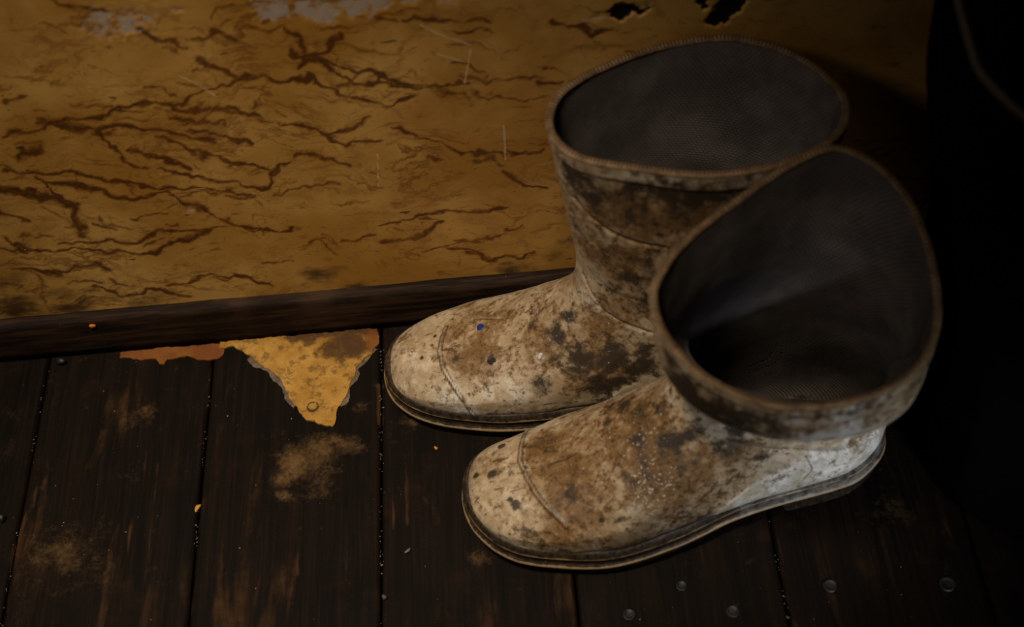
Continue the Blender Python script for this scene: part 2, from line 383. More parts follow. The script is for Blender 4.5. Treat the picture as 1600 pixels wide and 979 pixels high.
def boot_rings(spec, nr, nphi):
    """nr x nphi grid of points, from the toe tip (ring 0) to the rim (last ring)"""
    st = np.array(spec.get('stations', STATIONS)); L = spec['length']/.29
    sA = st[-1, 0]
    S = np.concatenate([np.linspace(0, 1, int(nr*.16))**1.7*.1, np.linspace(.1, 1, nr-int(nr*.16)+1)[1:]])
    phi = np.linspace(0, 2*np.pi, nphi, endpoint=False)
    cu, cy_ = spec['centre']
    G = np.zeros((nr, nphi, 3))
    def ring(s):
        v = spl(st[:, 0], st[:, 1:], np.array(s))
        bu, bz, tu, tz, w, k, p = v
        c, sn = np.cos(phi), np.sin(phi)
        mx, mz = (bu+tu)/2, (bz+tz)/2; ax, az = (tu-bu)/2, (tz-bz)/2
        # flatten the underside of the foot: squarer at the bottom half
        fl = 1-smooth(.42, .54, s); q = np.where(c > 0, 1-.62*fl, 1.0)          # c>0 is the bottom/back half
        cc = np.sign(c)*np.abs(c)**q
        u = mx-ax*cc; z = mz-az*cc
        pp = np.where(c > 0, 1-.62*fl, 1-.04*fl)
        lat = np.sign(sn)*np.abs(sn)**pp*w*(1+k*c*(c < 0)+.05*fl*np.clip(c, 0, 1))
        z = z+spec.get('lift', 0)*(1-c)/2*smooth(.12, .3, s)*(1-.0*s)
        z = z-spec.get('toe_drop', 0)*(1-c)/2*smooth(.25, .05, s)
        z = z+heel_rise(u)*smooth(.085, .03, z)
        uu = u*L
        return np.stack([-uu, spl(cu, cy_, u)+lat*spec.get('wide', 1), z], -1)
    ankle = ring(sA)
    rim = closed_curve(spec['rim'], nphi)
    off = spec.get('rim_shift', 0); rim = np.roll(rim, off, axis=0)
    rim = rim - np.array([spec['loc'][0], spec['loc'][1], 0])
    e = spec['ease']; lean = np.array(spec.get('neck', (0, 0, 0)))
    dA = (ring(sA)-ring(sA-.01))/.01
    for i, s in enumerate(S):
        if s <= sA: G[i] = ring(s)
        else:
            t = (s-sA)/(1-sA)
            h = 1-(1-t)**e
            # leave the ankle tangentially, reach the rim along the flare
            tan = dA*(1-sA)*t*(1-t)**3*spec.get('tan', .6)
            G[i, :, :2] = ankle[:, :2]*(1-h)+rim[:, :2]*h
            G[i, :, 2] = ankle[:, 2]*(1-t)+rim[:, 2]*t
            G[i] += tan + lean*np.sin(np.pi*t)[None]
            if 'dents' in spec:
                for (jp, tc, wj, wt, amp) in spec['dents']:
                    dj = np.abs((phi-jp+np.pi) % (2*np.pi)-np.pi)
                    wgt = np.exp(-(dj/wj)**2-((t-tc)/wt)**2)
                    cen = G[i].mean(0); r = G[i]-cen; r[:, 2] = 0
                    G[i] += amp*wgt[:, None]*r/np.linalg.norm(r, axis=1, keepdims=True)
    return G, S

REAR = dict(length=.287, loc=(.190, -.066),
  centre=([0, .07, .14, .2, .25, .29], [-.006, -.006, -.002, .003, .006, .010]),
  wide=.97, ease=1.15, tan=.5, toe_drop=.002,
  rim=[(.2180,-.0640,.262),(.2140,-.0500,.262),(.2060,-.0360,.263),(.1940,-.0240,.265),(.175,-.0150,.269),(.150,-.010,.272),(.115,-.012,.272),(.075,-.025,.271),
       (.047,-.043,.270),(.037,-.063,.266),(.041,-.082,.264),(.056,-.096,.262),(.085,-.106,.261),(.124,-.114,.258),(.160,-.115,.260),(.185,-.110,.262),(.203,-.099,.262),(.2150,-.0830,.262)])
FRONT = dict(length=.296, loc=(.2535, -.150),
  centre=([0, .07, .14, .2, .25, .29], [0, -.006, -.019, -.027, -.027, -.019]),
  wide=1.03, ease=2.0, tan=.5, neck=(0, -.006, -.012), lift=.012, dents=[(4.05, .22, .75, .22, .010)],
  rim=[(.250,-.185,.225),(.248,-.160,.238),(.240,-.135,.250),(.222,-.118,.262),(.200,-.110,.268),(.175,-.116,.264),(.145,-.132,.258),
       (.110,-.155,.252),(.092,-.175,.248),(.085,-.190,.242),(.090,-.210,.232),(.110,-.232,.220),(.140,-.247,.212),(.170,-.250,.208),(.205,-.245,.208),(.232,-.230,.211),(.246,-.208,.216)])

# sole outline (local): half widths of both sides
def sole_outline(spec, n, off=0.):
    th = np.linspace(0, np.pi, n//2+1)
    u = .29*(1-np.cos(th))/2
    hw = spl([0,.002,.012,.03,.07,.11,.15,.2,.24,.265,.28,.288,.29],
             [0,.009,.022,.033,.0380,.0400,.0475,.0515,.0465,.0390,.028,.013,0], u)
    hw *= spec.get('wide', 1)
    cy_ = spl(spec['centre'][0], spec['centre'][1], u)
    P = np.concatenate([np.stack([u, cy_+hw], 1), np.stack([u, cy_-hw], 1)[1:-1][::-1]])
    P[:, 0] = -P[:, 0]*spec['length']/.29
    # even spacing and offset along normals
    Q = np.vstack([P, P[:1]]); s = np.r_[0, np.cumsum(np.linalg.norm(np.diff(Q, axis=0), axis=1))]
    x = np.linspace(0, s[-1], n, endpoint=False)
    P = np.stack([np.interp(x, s, Q[:, k]) for k in range(2)], 1)
    for _ in range(3): P = (np.roll(P, 1, 0)+2*P+np.roll(P, -1, 0))/4
    T = np.roll(P, -1, 0)-np.roll(P, 1, 0); T /= np.linalg.norm(T, axis=1, keepdims=True)
    N = np.stack([T[:, 1], -T[:, 0]], 1)
    c = P.mean(0)
    if ((P-c)*N).sum() < 0: N = -N
    return P+N*off
VEINS = [(0.0023,[(-.3259,.226),(-.3046,.225),(-.2855,.2309),(-.2669,.2355),(-.2441,.2407),(-.2259,.2453),(-.2116,.2435),(-.1945,.2356),(-.1741,.2319),(-.1541,.2259)]),
 (0.0027,[(-.2859,.2297),(-.2702,.2248),(-.2532,.2244),(-.2329,.2201),(-.2132,.2128),(-.1892,.2043)]),
 (0.0022,[(-.2625,.2221),(-.26,.2086),(-.2508,.1951),(-.2379,.186)]),
 (0.0022,[(-.223,.2087),(-.208,.1989),(-.1886,.1883),(-.1723,.1819)]),
 (0.0014,[(-.2314,.1852),(-.2093,.176),(-.1939,.1657),(-.1686,.1578),(-.1589,.1611),(-.1494,.1745)]),
 (0.0019,[(-.3356,.1987),(-.3114,.1918),(-.2872,.1843),(-.2673,.1766),(-.2382,.1683),(-.2132,.1605),(-.1745,.1514)]),
 (0.0033,[(-.3433,.177),(-.3276,.1704),(-.3118,.1637),(-.3035,.1541),(-.302,.137),(-.299,.1243)]),
 (0.0019,[(-.3128,.1876),(-.3052,.1771),(-.3047,.1575)]),
 (0.0023,[(-.3034,.1756),(-.283,.169),(-.2588,.1593),(-.229,.1606),(-.2176,.1426),(-.2021,.1304),(-.1859,.12),(-.1686,.1136),(-.1542,.1158)]),
 (0.0020,[(-.3222,.1176),(-.2943,.1166),(-.2567,.1171),(-.2237,.1182),(-.2,.1199)]),
 (0.0024,[(-.3596,.1311),(-.3481,.124),(-.3374,.1141),(-.3205,.1082),(-.2836,.1053),(-.2568,.0994),(-.2358,.1073),(-.2101,.1164)]),
 (0.0021,[(-.1756,.2786),(-.1674,.2696),(-.1592,.2604),(-.1522,.2541)]),
 (0.0013,[(-.1522,.2541),(-.1698,.2507),(-.1917,.2467),(-.2061,.2399)]),
 (0.0017,[(-.1522,.2541),(-.1391,.2569),(-.1225,.2565),(-.1073,.2485),(-.0924,.2371),(-.0772,.2256),(-.0643,.2262),(-.0469,.2287)]),
 (0.0017,[(-.1208,.2762),(-.1119,.2688),(-.0994,.2694),(-.0833,.2802)]),
 (0.0025,[(-.1117,.2698),(-.1169,.264),(-.1041,.2662)]),
 (0.0012,[(-.1223,.2895),(-.1143,.2781),(-.1041,.2662),(-.0884,.2616),(-.0727,.2553),(-.0614,.2473),(-.0708,.2401)]),
 (0.0017,[(-.1041,.2662),(-.0901,.2508),(-.0745,.2434),(-.0501,.2375),(-.0251,.2344)]),
 (0.0025,[(-.21,.3026),(-.1996,.2962),(-.1812,.2888)]),
 (0.0025,[(-.1774,.2962),(-.1643,.292),(-.1561,.2832)]),
 (0.0017,[(-.2642,.3331),(-.243,.3257),(-.2273,.3189)]),
 (0.0018,[(-.1399,.2112),(-.1143,.2092),(-.098,.2029),(-.0791,.2124)]),
 (0.0017,[(-.063,.2045),(-.0513,.194),(-.0348,.1846),(-.0141,.1708),(.0077,.1649)]),
 (0.0018,[(-.1143,.2092),(-.1072,.1999),(-.0916,.1882),(-.0738,.1896)]),
 (0.0027,[(-.1322,.1829),(-.1144,.1837),(-.0988,.1705)]),
 (0.0018,[(.0082,.1711),(.0256,.1645),(.0348,.1708)]),
 (0.0018,[(.009,.152),(.0239,.1371),(.0373,.1308)]),
 (0.0014,[(-.1814,.1812),(-.1641,.1789),(-.147,.1755),(-.138,.1756)]),
 (0.0019,[(-.09,.1085),(-.0665,.1088),(-.0424,.1159),(-.0191,.1162),(.0082,.1091)]),
 (0.0019,[(-.0842,.083),(-.059,.0938),(-.0389,.1051)]),
 (0.0017,[(-.0655,.2478),(-.0459,.237),(-.0249,.2361),(-.0164,.2362)]),
 (0.0013,[(-.0119,.2401),(.0133,.2398),(.0382,.2339)]),
 (0.0013,[(-.0107,.2298),(.0162,.2208),(.0372,.2153)]),
 (0.0016,[(-.0226,.2956),(-.0068,.2927),(.005,.2898)]),
 (0.0016,[(-.0428,.2939),(-.0227,.2946)]),
 (0.0012,[(-.0139,.2817),(.0041,.2796)]),
 (0.0017,[(.0487,.2769),(.0686,.264),(.0851,.2673)]),
 (0.0026,[(-.2086,.2305),(-.1884,.2256),(-.1771,.2189)]),
 (0.0022,[(-.1994,.2158),(-.1794,.2091),(-.1641,.1993)]),
 (0.0018,[(-.2461,.2037),(-.227,.1933),(-.2078,.1821)]),
 (0.0023,[(-.3185,.21),(-.3007,.2108)]),
 (0.0017,[(.0338,.23),(.0463,.2256)]),
 (0.0014,[(-.0616,.0726),(-.0324,.0759),(-.0033,.0813)]),
 (0.0019,[(-.1157,.0944),(-.0922,.0934)]),
 (0.0020,[(-.2607,.0669),(-.2214,.0689),(-.1806,.0557)]),
 (0.0025,[(-.3626,.096),(-.3318,.088),(-.2974,.0906)]),
 (0.0025,[(-.3107,.0626),(-.2721,.061),(-.2413,.0474)]),
 (0.0019,[(-.3504,.157),(-.3319,.1445)]),
 (0.0019,[(-.0426,.07),(-.0151,.0552),(.0191,.0579)]),
 (0.0014,[(-.1564,.151),(-.1375,.1551),(-.1159,.149)])]
GRIME = [(-.1367,.0556,.0195,.75),(-.1147,.0404,.0148,.6),(-.0782,.0181,.0249,.5),(-.0376,.0241,.0198,.5),(.0031,.0376,.0245,.75),(.032,.0259,.0197,.8),(-.3776,.0528,.031,.8),(-.3317,.0424,.0257,.7),(-.2761,.0462,.0252,.6),(-.3767,.0832,.0253,.6),(-.2293,.0356,.0201,.45),(-.3352,.0774,.0201,.4),(.0335,.0559,.0145,.6),(-.0232,.0182,.0149,.5),(-.0669,.0282,.0148,.4),(.0485,.0685,.012,.6),(.175,.267,.0253,.5),(.1342,.2667,.021,.4),(-.1755,.0319,.02,.3),(.0113,.0133,.0199,.7)]
WORN = [(-.2303,.3152,.0092,1.000),(-.2155,.3115,.0109,1.000),(-.205,.3132,.0058,.9),(-.2371,.3059,.0059,.6),(-.1823,.3165,.0029,1.000),(-.1355,.313,.0074,.7),(-.1245,.3087,.0082,1.000),(-.1085,.3088,.0065,1.000),(-.0972,.3055,.0098,1.000),(-.0846,.309,.0073,.9),(-.0732,.3056,.009,1.000),(-.0609,.3082,.0073,1.000),(-.0411,.3078,.0081,.7),(-.0175,.3051,.0081,.7),(.0731,.2791,.0058,.7),(.1055,.2881,.0049,.6),(.1095,.284,.0033,.5),(-.2181,.1407,.0033,.7)]
HOLE = [(.0926,.283,.0062,1.000),(.0982,.2838,.005,1.000),(.1023,.2808,.0037,1.000),(.0877,.2805,.0029,1.000),(.1551,.2735,.0054,1.000),(.1524,.2686,.005,1.000),(.1581,.2783,.0058,1.000),(.1619,.2819,.005,1.000),(.1497,.2658,.0025,1.000),(.1401,.2845,.0029,1.000),(.1419,.2802,.0021,1.000)]
SCRATCH = [(0.0005,[(-.0375,.2882),(-.0245,.2778),(-.0071,.2678)]),(0.0004,[(-.029,.263),(-.0126,.254)]),(0.0004,[(-.0075,.2636),(-.0139,.2359)]),(0.0004,[(-.1955,.2649),(-.1853,.2559),(-.1766,.2448)]),(0.0005,[(.0087,.1948),(.0075,.1618)]),(0.0001,[(-.0797,.1793),(-.0838,.148)]),(0.0005,[(.065,.2791),(.0812,.2797)])]
OCHRE = [(-.1482,-.1074,.0134,.9),(-.162,-.1183,.0152,1.000),(-.1341,-.1033,.0095,.8),(-.171,-.13,.0085,.9),(-.1726,-.1461,.0047,1.000),(-.152,-.1374,.0132,.6),(-.181,-.1152,.0119,.4),(-.1245,-.1099,.0057,.6),(-.1365,-.1002,.0067,.9),(-.3235,-.1809,.0216,.55),(-.332,-.1698,.0135,.5),(-.2816,-.0587,.008,.5),(-.2958,-.0631,.007,.4),(-.0817,-.0917,.0076,.5),(.2537,-.202,.012,.45),(-.1201,-.076,.0058,.5),(-.1047,-.054,.0029,.8),(-.0343,-.2089,.0063,.5),(.1863,-.185,.0064,.3)]
STREAK = [(0.0025,0.70,[(-.3558,-.1194),(-.3662,-.1716),(-.3624,-.2219)]),(0.0025,0.70,[(-.3486,-.1035),(-.3595,-.1407)]),(0.0020,0.70,[(-.2779,-.0939),(-.2815,-.1485),(-.2849,-.1998),(-.2848,-.2383)]),(0.0020,0.70,[(-.2671,-.1063),(-.267,-.1761),(-.2662,-.24)]),(0.0024,1.00,[(-.1047,-.054),(-.1037,-.0893)]),(0.0014,0.60,[(-.2324,-.1535),(-.234,-.1896),(-.2325,-.2341)]),(0.0023,0.80,[(-.1599,-.1763),(-.1609,-.2116)]),(0.0018,0.60,[(-.1278,-.1948),(-.1253,-.215)]),(0.0019,0.80,[(-.082,-.1143),(-.085,-.1786)]),(0.0014,0.70,[(-.0914,-.1077),(-.0955,-.1827)]),(0.0018,0.70,[(-.0688,-.1593),(-.066,-.1958)]),(0.0023,0.50,[(-.0755,-.1479),(-.0763,-.1998)]),(0.0023,0.60,[(.1701,-.2139),(.1689,-.2575)]),(0.0018,0.50,[(.2633,-.208),(.2607,-.2375)]),(0.0018,0.50,[(-.0214,-.2152),(-.024,-.2488)]),(0.0024,0.50,[(-.3159,-.1344),(-.326,-.1958)]),(0.0014,0.50,[(-.1197,-.1104),(-.1192,-.1595)]),(0.0025,0.60,[(-.2365,-.0212),(-.2361,-.0636)]),(0.0019,0.40,[(-.2059,-.0957),(-.2044,-.1348)]),(0.0018,0.35,[(.1076,-.2373),(.1047,-.2743)])]
PATCH = [(-.23,-.0069),(-.2254,-.0074),(-.219,-.005),(-.2131,-.0107),(-.2047,-.0173),(-.1989,-.0229),(-.1926,-.0291),(-.1858,-.0348),(-.1817,-.0395),(-.1784,-.0459),(-.1751,-.0535),(-.1714,-.0616),(-.1677,-.0674),(-.1651,-.0729),(-.1625,-.079),(-.1561,-.0826),(-.1497,-.0862),(-.1439,-.0891),(-.1391,-.0902),(-.1373,-.0858),(-.136,-.079),(-.1351,-.072),(-.1313,-.0677),(-.128,-.0604),(-.1272,-.0533),(-.1248,-.0481),(-.1224,-.0417),(-.1225,-.0375),(-.1181,-.0324),(-.1151,-.0284),(-.1107,-.0252),(-.1077,-.02),(-.1042,-.0147),(-.1037,-.0085),(-.1058,-.0012),(-.131,-.0009),(-.1612,-.0007),(-.1966,-.0005),(-.2304,-.0005)]
STRIP = [(-.3088,-.0019),(-.3082,-.007),(-.2994,-.0086),(-.2891,-.011),(-.28,-.0114),(-.276,-.0162),(-.2719,-.0173),(-.2703,-.0131),(-.2613,-.0116),(-.2553,-.0116),(-.2485,-.0143),(-.2418,-.0169),(-.2357,-.0175),(-.2293,-.017),(-.2261,-.0124),(-.2254,-.0074),(-.2278,-.0021),(-.2521,-.0013),(-.2825,-.001)]
FRONT['splats'] = [('dark',.0983,-.2221,.2026,.0088,1.100),  # under-rim band: grime, deepened to paint in the shade below the rim
 ('dark',.1065,-.2299,.1962,.0089,1.100),
 ('dark',.1171,-.238,.1956,.0088,1.100),
 ('dark',.1309,-.2453,.198,.0088,1.100),
 ('dark',.1442,-.2495,.1994,.0088,.95),
 ('dark',.1583,-.2509,.2028,.0087,.8),
 ('dark',.1747,-.2504,.2034,.0088,.7),
 ('dark',.1933,-.2484,.203,.0088,.7),
 ('dark',.2092,-.2437,.207,.0089,.75),
 ('dark',.2273,-.2338,.2102,.0089,.8),
 ('dark',.2399,-.2204,.2129,.009,.8),
 ('dark',.1382,-.1977,.1121,.0074,.9),
 ('dark',.1495,-.248,.1775,.0052,.8),
 ('pale',.1898,-.2482,.1746,.0098,1.400),
 ('pale',.17,-.2475,.1705,.0076,1.300),
 ('pale',.0808,-.2139,.077,.0083,1.500),
 ('pale',.0914,-.2106,.0826,.005,1.300),
 ('dark',.0808,-.174,.102,.0188,.45),
 ('dark',.1092,-.2048,.093,.0186,.42),
 ('dark',.0354,-.1938,.0673,.0127,.35),
 ('dark',.0666,-.1477,.0814,.0108,.45),
 ('dark',.138,-.2052,.0807,.0126,.35),
 ('dark',.1081,-.2259,.1824,.0225,1.100),
 ('dark',.1276,-.2436,.1939,.0147,1.000),
 ('dark',.1162,-.2362,.2178,.0144,.9),
 ('dark',.1484,-.2505,.1939,.011,.7),
 ('dark',.1726,-.1957,.1333,.0162,.6),
 ('dark',.1932,-.2478,.2076,.011,.4),
 ('dark',.0954,-.2151,.1945,.0112,.9),
 ('brown',.0122,-.1606,.0559,.0175,1.000),
 ('brown',.0372,-.1829,.0701,.0213,1.000),
 ('brown',.0259,-.2004,.0603,.0191,1.000),
 ('brown',.066,-.1547,.085,.0171,.9),
 ('brown',.0795,-.1778,.1008,.0208,1.000),
 ('brown',.0938,-.1978,.0997,.0186,1.000),
 ('brown',.0768,-.206,.0852,.0208,1.000),
 ('brown',.1005,-.213,.0765,.0167,.8),
 ('brown',.0459,-.2175,.0606,.0169,.7),
 ('brown',.114,-.205,.0923,.0207,.8),
 ('brown',.1343,-.2042,.088,.0167,.8),
 ('brown',.0161,-.1564,.0565,.0109,.8),
 ('brown',.1183,-.2133,.0529,.0171,.8),
 ('brown',-.0091,-.144,.0414,.0156,.4),
 ('brown',.0229,-.2252,.0412,.0192,.7),
 ('brown',.0706,-.2258,.0308,.0259,.8),
 ('brown',.1118,-.214,.0321,.0174,.7),
 ('brown',.0398,-.1408,.061,.0176,.5),
 ('brown',.1469,-.2004,.0946,.0125,.6),
 ('brown',.0066,-.1823,.055,.0086,.7),
 ('brown',-.0074,-.1946,.0481,.0086,.4),
 ('brown',.0898,-.1634,.1082,.0125,.7),
 ('brown',.1428,-.2065,.0598,.0128,.5),
 ('brown',-.0242,-.1666,.0429,.0088,.4),
 ('dark',.1002,-.1963,.1042,.0082,.9),
 ('dark',.1097,-.196,.1087,.0053,.9),
 ('dark',.0925,-.1943,.1024,.0058,.9),
 ('dark',.0789,-.19,.0972,.0075,.8),
 ('dark',.0719,-.1574,.0912,.006,.8),
 ('dark',-.0127,-.1476,.0421,.0027,1.300),
 ('dark',-.0212,-.1709,.0447,.0035,1.000),
 ('dark',-.0309,-.1672,.0386,.0027,1.000),
 ('dark',-.0057,-.1991,.0475,.0039,1.000),
 ('dark',-.0091,-.1941,.0475,.0022,1.000),
 ('dark',-.0074,-.1757,.0503,.003,.8),
 ('dark',.0031,-.1738,.0538,.0035,.8),
 ('dark',.0298,-.2017,.0618,.0076,.8),
 ('dark',.0684,-.2059,.0813,.0125,.5),
 ('dark',.126,-.2105,.0677,.0106,.6),
 ('dark',.1089,-.2159,.0474,.0107,.6),
 ('dark',.1383,-.2009,.0979,.0083,.6),
 ('dark',.1185,-.2121,.0322,.0131,.6),
 ('dark',.0608,-.1637,.084,.0051,.7),
 ('dark',.1303,-.2,.1031,.0103,.6),
 ('dark',.1152,-.1947,.1137,.0082,.6),
 ('dark',.1556,-.2011,.0816,.0076,.5),
 ('dark',.0194,-.225,.0325,.0086,.5),
 ('dark',.0036,-.2182,.0401,.0107,.5),
 ('dark',.0904,-.1748,.1101,.0075,.6),
 ('dark',.0323,-.1357,.0537,.0053,.6),
 ('dark',.0501,-.2219,.0581,.0017,1.200),
 ('dark',.06,-.2235,.0598,.0042,.7),
 ('dark',.08,-.2053,.087,.005,.7),
 ('dark',.1032,-.2275,.2029,.0165,.75),
 ('dark',.1202,-.2401,.1993,.0183,.8),
 ('dark',.1367,-.2474,.1948,.0128,.7),
 ('dark',.15,-.2496,.2081,.0145,.45),
 ('dark',.2239,-.2361,.2097,.0112,.5),
 ('dark',.0947,-.2178,.2216,.0109,.7),
 ('dark',.1401,-.247,.212,.0108,.6),
 ('dark',.1179,-.2372,.2173,.0108,.6),
 ('dark',.0894,-.2089,.2326,.0108,.5),
 ('dark',.1789,-.2499,.2054,.011,.4),
 ('brown',.2054,-.2462,.1948,.0112,.7),
 ('brown',.1813,-.2507,.1862,.0052,.6),
 ('brown',.1687,-.2514,.1954,.0074,.5),
 ('brown',.2306,-.2326,.1963,.0151,.8),
 ('brown',.1105,-.2308,.1873,.0223,.8),
 ('pale',.0753,-.2145,.0754,.0092,.9),
 ('pale',.0851,-.2099,.083,.0058,.9),
 ('pale',.0711,-.2203,.0666,.0105,.8),
 ('pale',.0781,-.2219,.0626,.0076,.8),
 ('pale',.1804,-.1977,.0405,.0198,1.300),
 ('pale',.2016,-.1947,.0498,.0241,1.500),
 ('pale',.2293,-.1855,.0485,.02,1.300),
 ('pale',.2227,-.1866,.0691,.0174,1.200),
 ('pale',.1733,-.2508,.1816,.0187,1.200),
 ('pale',.1604,-.2512,.1995,.0146,.9),
 ('pale',.0977,-.1665,.1177,.0041,1.200),
 ('pale',.0986,-.1766,.1185,.0041,.9),
 ('pale',.0051,-.2058,.0488,.0129,.5),
 ('pale',-.0126,-.193,.0463,.0108,.5),
 ('pale',.1974,-.2484,.1937,.0149,1.100),
 ('pale',.1524,-.2044,.0536,.0103,.6),
 ('pale',.1395,-.2064,.0336,.0109,.5),
 ('pale',.0404,-.2238,.0516,.0169,.5),
 ('pale',.059,-.1792,.084,.0105,.5),
 ('pale',.1267,-.2091,.0745,.0084,.5),
 ('brown',.1572,-.2033,.0525,.0108,.5),
 ('dark',.1976,-.1934,.0367,.0035,.6),
 ('dark',.2086,-.1922,.0399,.004,.7),
 ('brown',.1702,-.1999,.0582,.0086,.5),
 ('brown',.2178,-.1891,.0677,.0087,.5),
 ('dark',.2247,-.1875,.0594,.0035,.5),
 ('fleck',.0803,-.2126,.0788,.025,1.000),
 ('fleck',.0778,-.1933,.095,.0332,.8),
 ('fleck',.0609,-.1937,.0828,.0251,.8),
 ('fleck',.1219,-.2112,.0695,.0253,.6),
 ('fleck',.1341,-.2009,.0994,.0207,.6)]
FRONT['lines'] = [('seam',0.0010,[(.0054,-.1353,.0405),(.0014,-.1528,.0493),(-.0005,-.1672,.052),(.0031,-.1812,.0537),(.0085,-.195,.0539),(.0163,-.2075,.0529),(.0244,-.2166,.0513),(.0265,-.2197,.0498)]),
 ('crack',0.0008,[(.0595,-.1991,.0797),(.0625,-.1925,.0844),(.0656,-.1921,.087),(.0674,-.1951,.0871)]),
 ('crack',0.0008,[(.0179,-.177,.0602),(.0296,-.1782,.066),(.0372,-.177,.0703)]),
 ('crack',0.0008,[(.0104,-.1579,.0544),(.0179,-.1662,.0595),(.0257,-.1691,.0636)]),
 ('crack',0.0008,[(.0259,-.2014,.06),(.0457,-.2143,.063)]),
 ('crease',0.0012,[(.1343,-.1996,.1039),(.16,-.1991,.0896),(.187,-.1953,.0764),(.2092,-.1918,.0689),(.2216,-.1875,.0675)]),
 ('crack',0.0008,[(.1864,-.1957,.0722),(.1917,-.1961,.0574),(.1848,-.1974,.0453)])]
REAR['splats'] = [('dark',.0612,-.0967,.2345,.0196,.6),
 ('dark',.0807,-.1035,.2219,.0197,.5),
 ('dark',.1105,-.1116,.2436,.0232,.8),
 ('dark',.0502,-.084,.1932,.0102,.5),
 ('dark',.0885,-.1047,.1681,.0206,.55),
 ('dark',.0688,-.0966,.1737,.0124,.45),
 ('brown',.0686,-.0989,.2188,.0278,1.000),
 ('brown',.0885,-.1047,.1681,.0289,1.000),
 ('brown',.1183,-.1125,.2271,.0235,1.000),
 ('dark',.1397,-.1149,.2497,.0231,.8),
 ('dark',.0887,-.1034,.1269,.0128,.5),
 ('brown',-.0269,-.0414,.0586,.0187,.8),
 ('brown',.0014,-.0569,.0736,.0183,.6),
 ('brown',-.0384,-.079,.0554,.0184,.8),
 ('brown',-.0138,-.0863,.0623,.0182,.7),
 ('brown',.0253,-.0734,.0914,.0179,.7),
 ('brown',.0131,-.0884,.0759,.0134,.7),
 ('brown',.0545,-.094,.1003,.0175,.8),
 ('brown',.0613,-.106,.0781,.0222,1.000),
 ('brown',.0428,-.1112,.0568,.018,.8),
 ('brown',.0788,-.1107,.065,.0179,.8),
 ('brown',-.0715,-.0419,.0429,.0142,.5),
 ('brown',-.0458,-.0538,.0546,.0117,.6),
 ('dark',-.0157,-.0871,.0613,.0027,1.400),
 ('dark',.0196,-.1092,.0575,.0112,.7),
 ('dark',.0458,-.1039,.0772,.016,.8),
 ('dark',.0698,-.1074,.077,.0199,.8),
 ('dark',.086,-.1106,.0667,.0179,.9),
 ('dark',.0599,-.1113,.0508,.0163,.8),
 ('dark',.032,-.0893,.0884,.0098,.8),
 ('dark',.0417,-.0852,.1003,.0079,.8),
 ('dark',.0919,-.1075,.0864,.0132,.8),
 ('dark',.0788,-.112,.0428,.0136,.8),
 ('dark',.02,-.0698,.0877,.0072,.5),
 ('dark',.0148,-.0736,.083,.0045,.5),
 ('dark',-.0663,-.0686,.0467,.0019,1.200),
 ('dark',-.0562,-.0517,.0507,.0019,1.000),
 ('dark',-.0421,-.0775,.0543,.0037,.5),
 ('dark',-.0189,-.1089,.0239,.0083,.6),
 ('dark',-.0047,-.1106,.0251,.0074,.5),
 ('dark',-.0499,-.1021,.0232,.0093,.5),
 ('dark',.0359,-.102,.0761,.0089,.6),
 ('dark',.0505,-.0905,.2404,.011,.9),
 ('dark',.0595,-.0953,.228,.0099,.8),
 ('dark',.0462,-.0874,.2489,.007,.8),
 ('dark',.0882,-.1065,.2464,.0193,.8),
 ('dark',.1181,-.1129,.244,.0193,.85),
 ('dark',.1434,-.115,.2486,.0193,.9),
 ('dark',.0704,-.1016,.2552,.0077,.7),
 ('dark',.0654,-.0958,.192,.0102,.4),
 ('brown',.0891,-.106,.2176,.0237,.7),
 ('dark',.0969,-.1074,.1827,.0102,.4),
 ('dark',.0878,-.1041,.155,.0167,.7),
 ('dark',.0727,-.0972,.1421,.0106,.5),
 ('brown',.0611,-.0914,.1694,.0166,.9),
 ('brown',.081,-.1005,.1245,.0171,.8),
 ('dark',.0957,-.1058,.1354,.0127,.7),
 ('dark',.0622,-.0958,.216,.008,.5),
 ('brown',.0499,-.0846,.1997,.0081,.6),
 ('brown',.1183,-.1125,.2271,.0196,.6),
 ('dark',.0866,-.1051,.2115,.004,.6),
 ('dark',.0998,-.1085,.2031,.0028,.9),
 ('dark',.0976,-.1082,.2131,.0024,.7),
 ('dark',.0891,-.1071,.2607,.003,1.200),
 ('dark',.1116,-.1121,.2586,.0023,.9),
 ('brown',.0498,-.092,.2626,.0154,.5),
 ('dark',.0687,-.1013,.2616,.0034,.7),
 ('dark',.1517,-.1152,.2568,.0115,.8),
 ('dark',.058,-.097,.2619,.0031,.5),
 ('pale',.0518,-.0817,.1226,.0061,1.000),
 ('pale',.0575,-.089,.1169,.0095,1.000),
 ('pale',.067,-.0964,.1097,.0087,.9),
 ('pale',.0803,-.1025,.1032,.0078,.6),
 ('pale',.019,-.0964,.0738,.0054,1.000),
 ('pale',-.0487,-.1003,.04,.0138,.9),
 ('pale',-.037,-.1065,.0312,.0115,1.000),
 ('pale',-.0715,-.0741,.0433,.0163,.6),
 ('pale',-.0074,-.1034,.0544,.0136,.7),
 ('pale',.0012,-.1112,.0474,.0136,.7),
 ('pale',.0506,-.0767,.1325,.0039,.9),
 ('pale',-.0206,-.1039,.049,.0091,.7),
 ('pale',-.0764,-.0835,.0369,.0093,.5),
 ('pale',.0232,-.112,.0431,.0113,.5),
 ('pale',.0374,-.0812,.0993,.0044,.6),
 ('fleck',.0627,-.0971,.1009,.0262,.6),
 ('fleck',.058,-.0949,.2329,.0236,.6)]
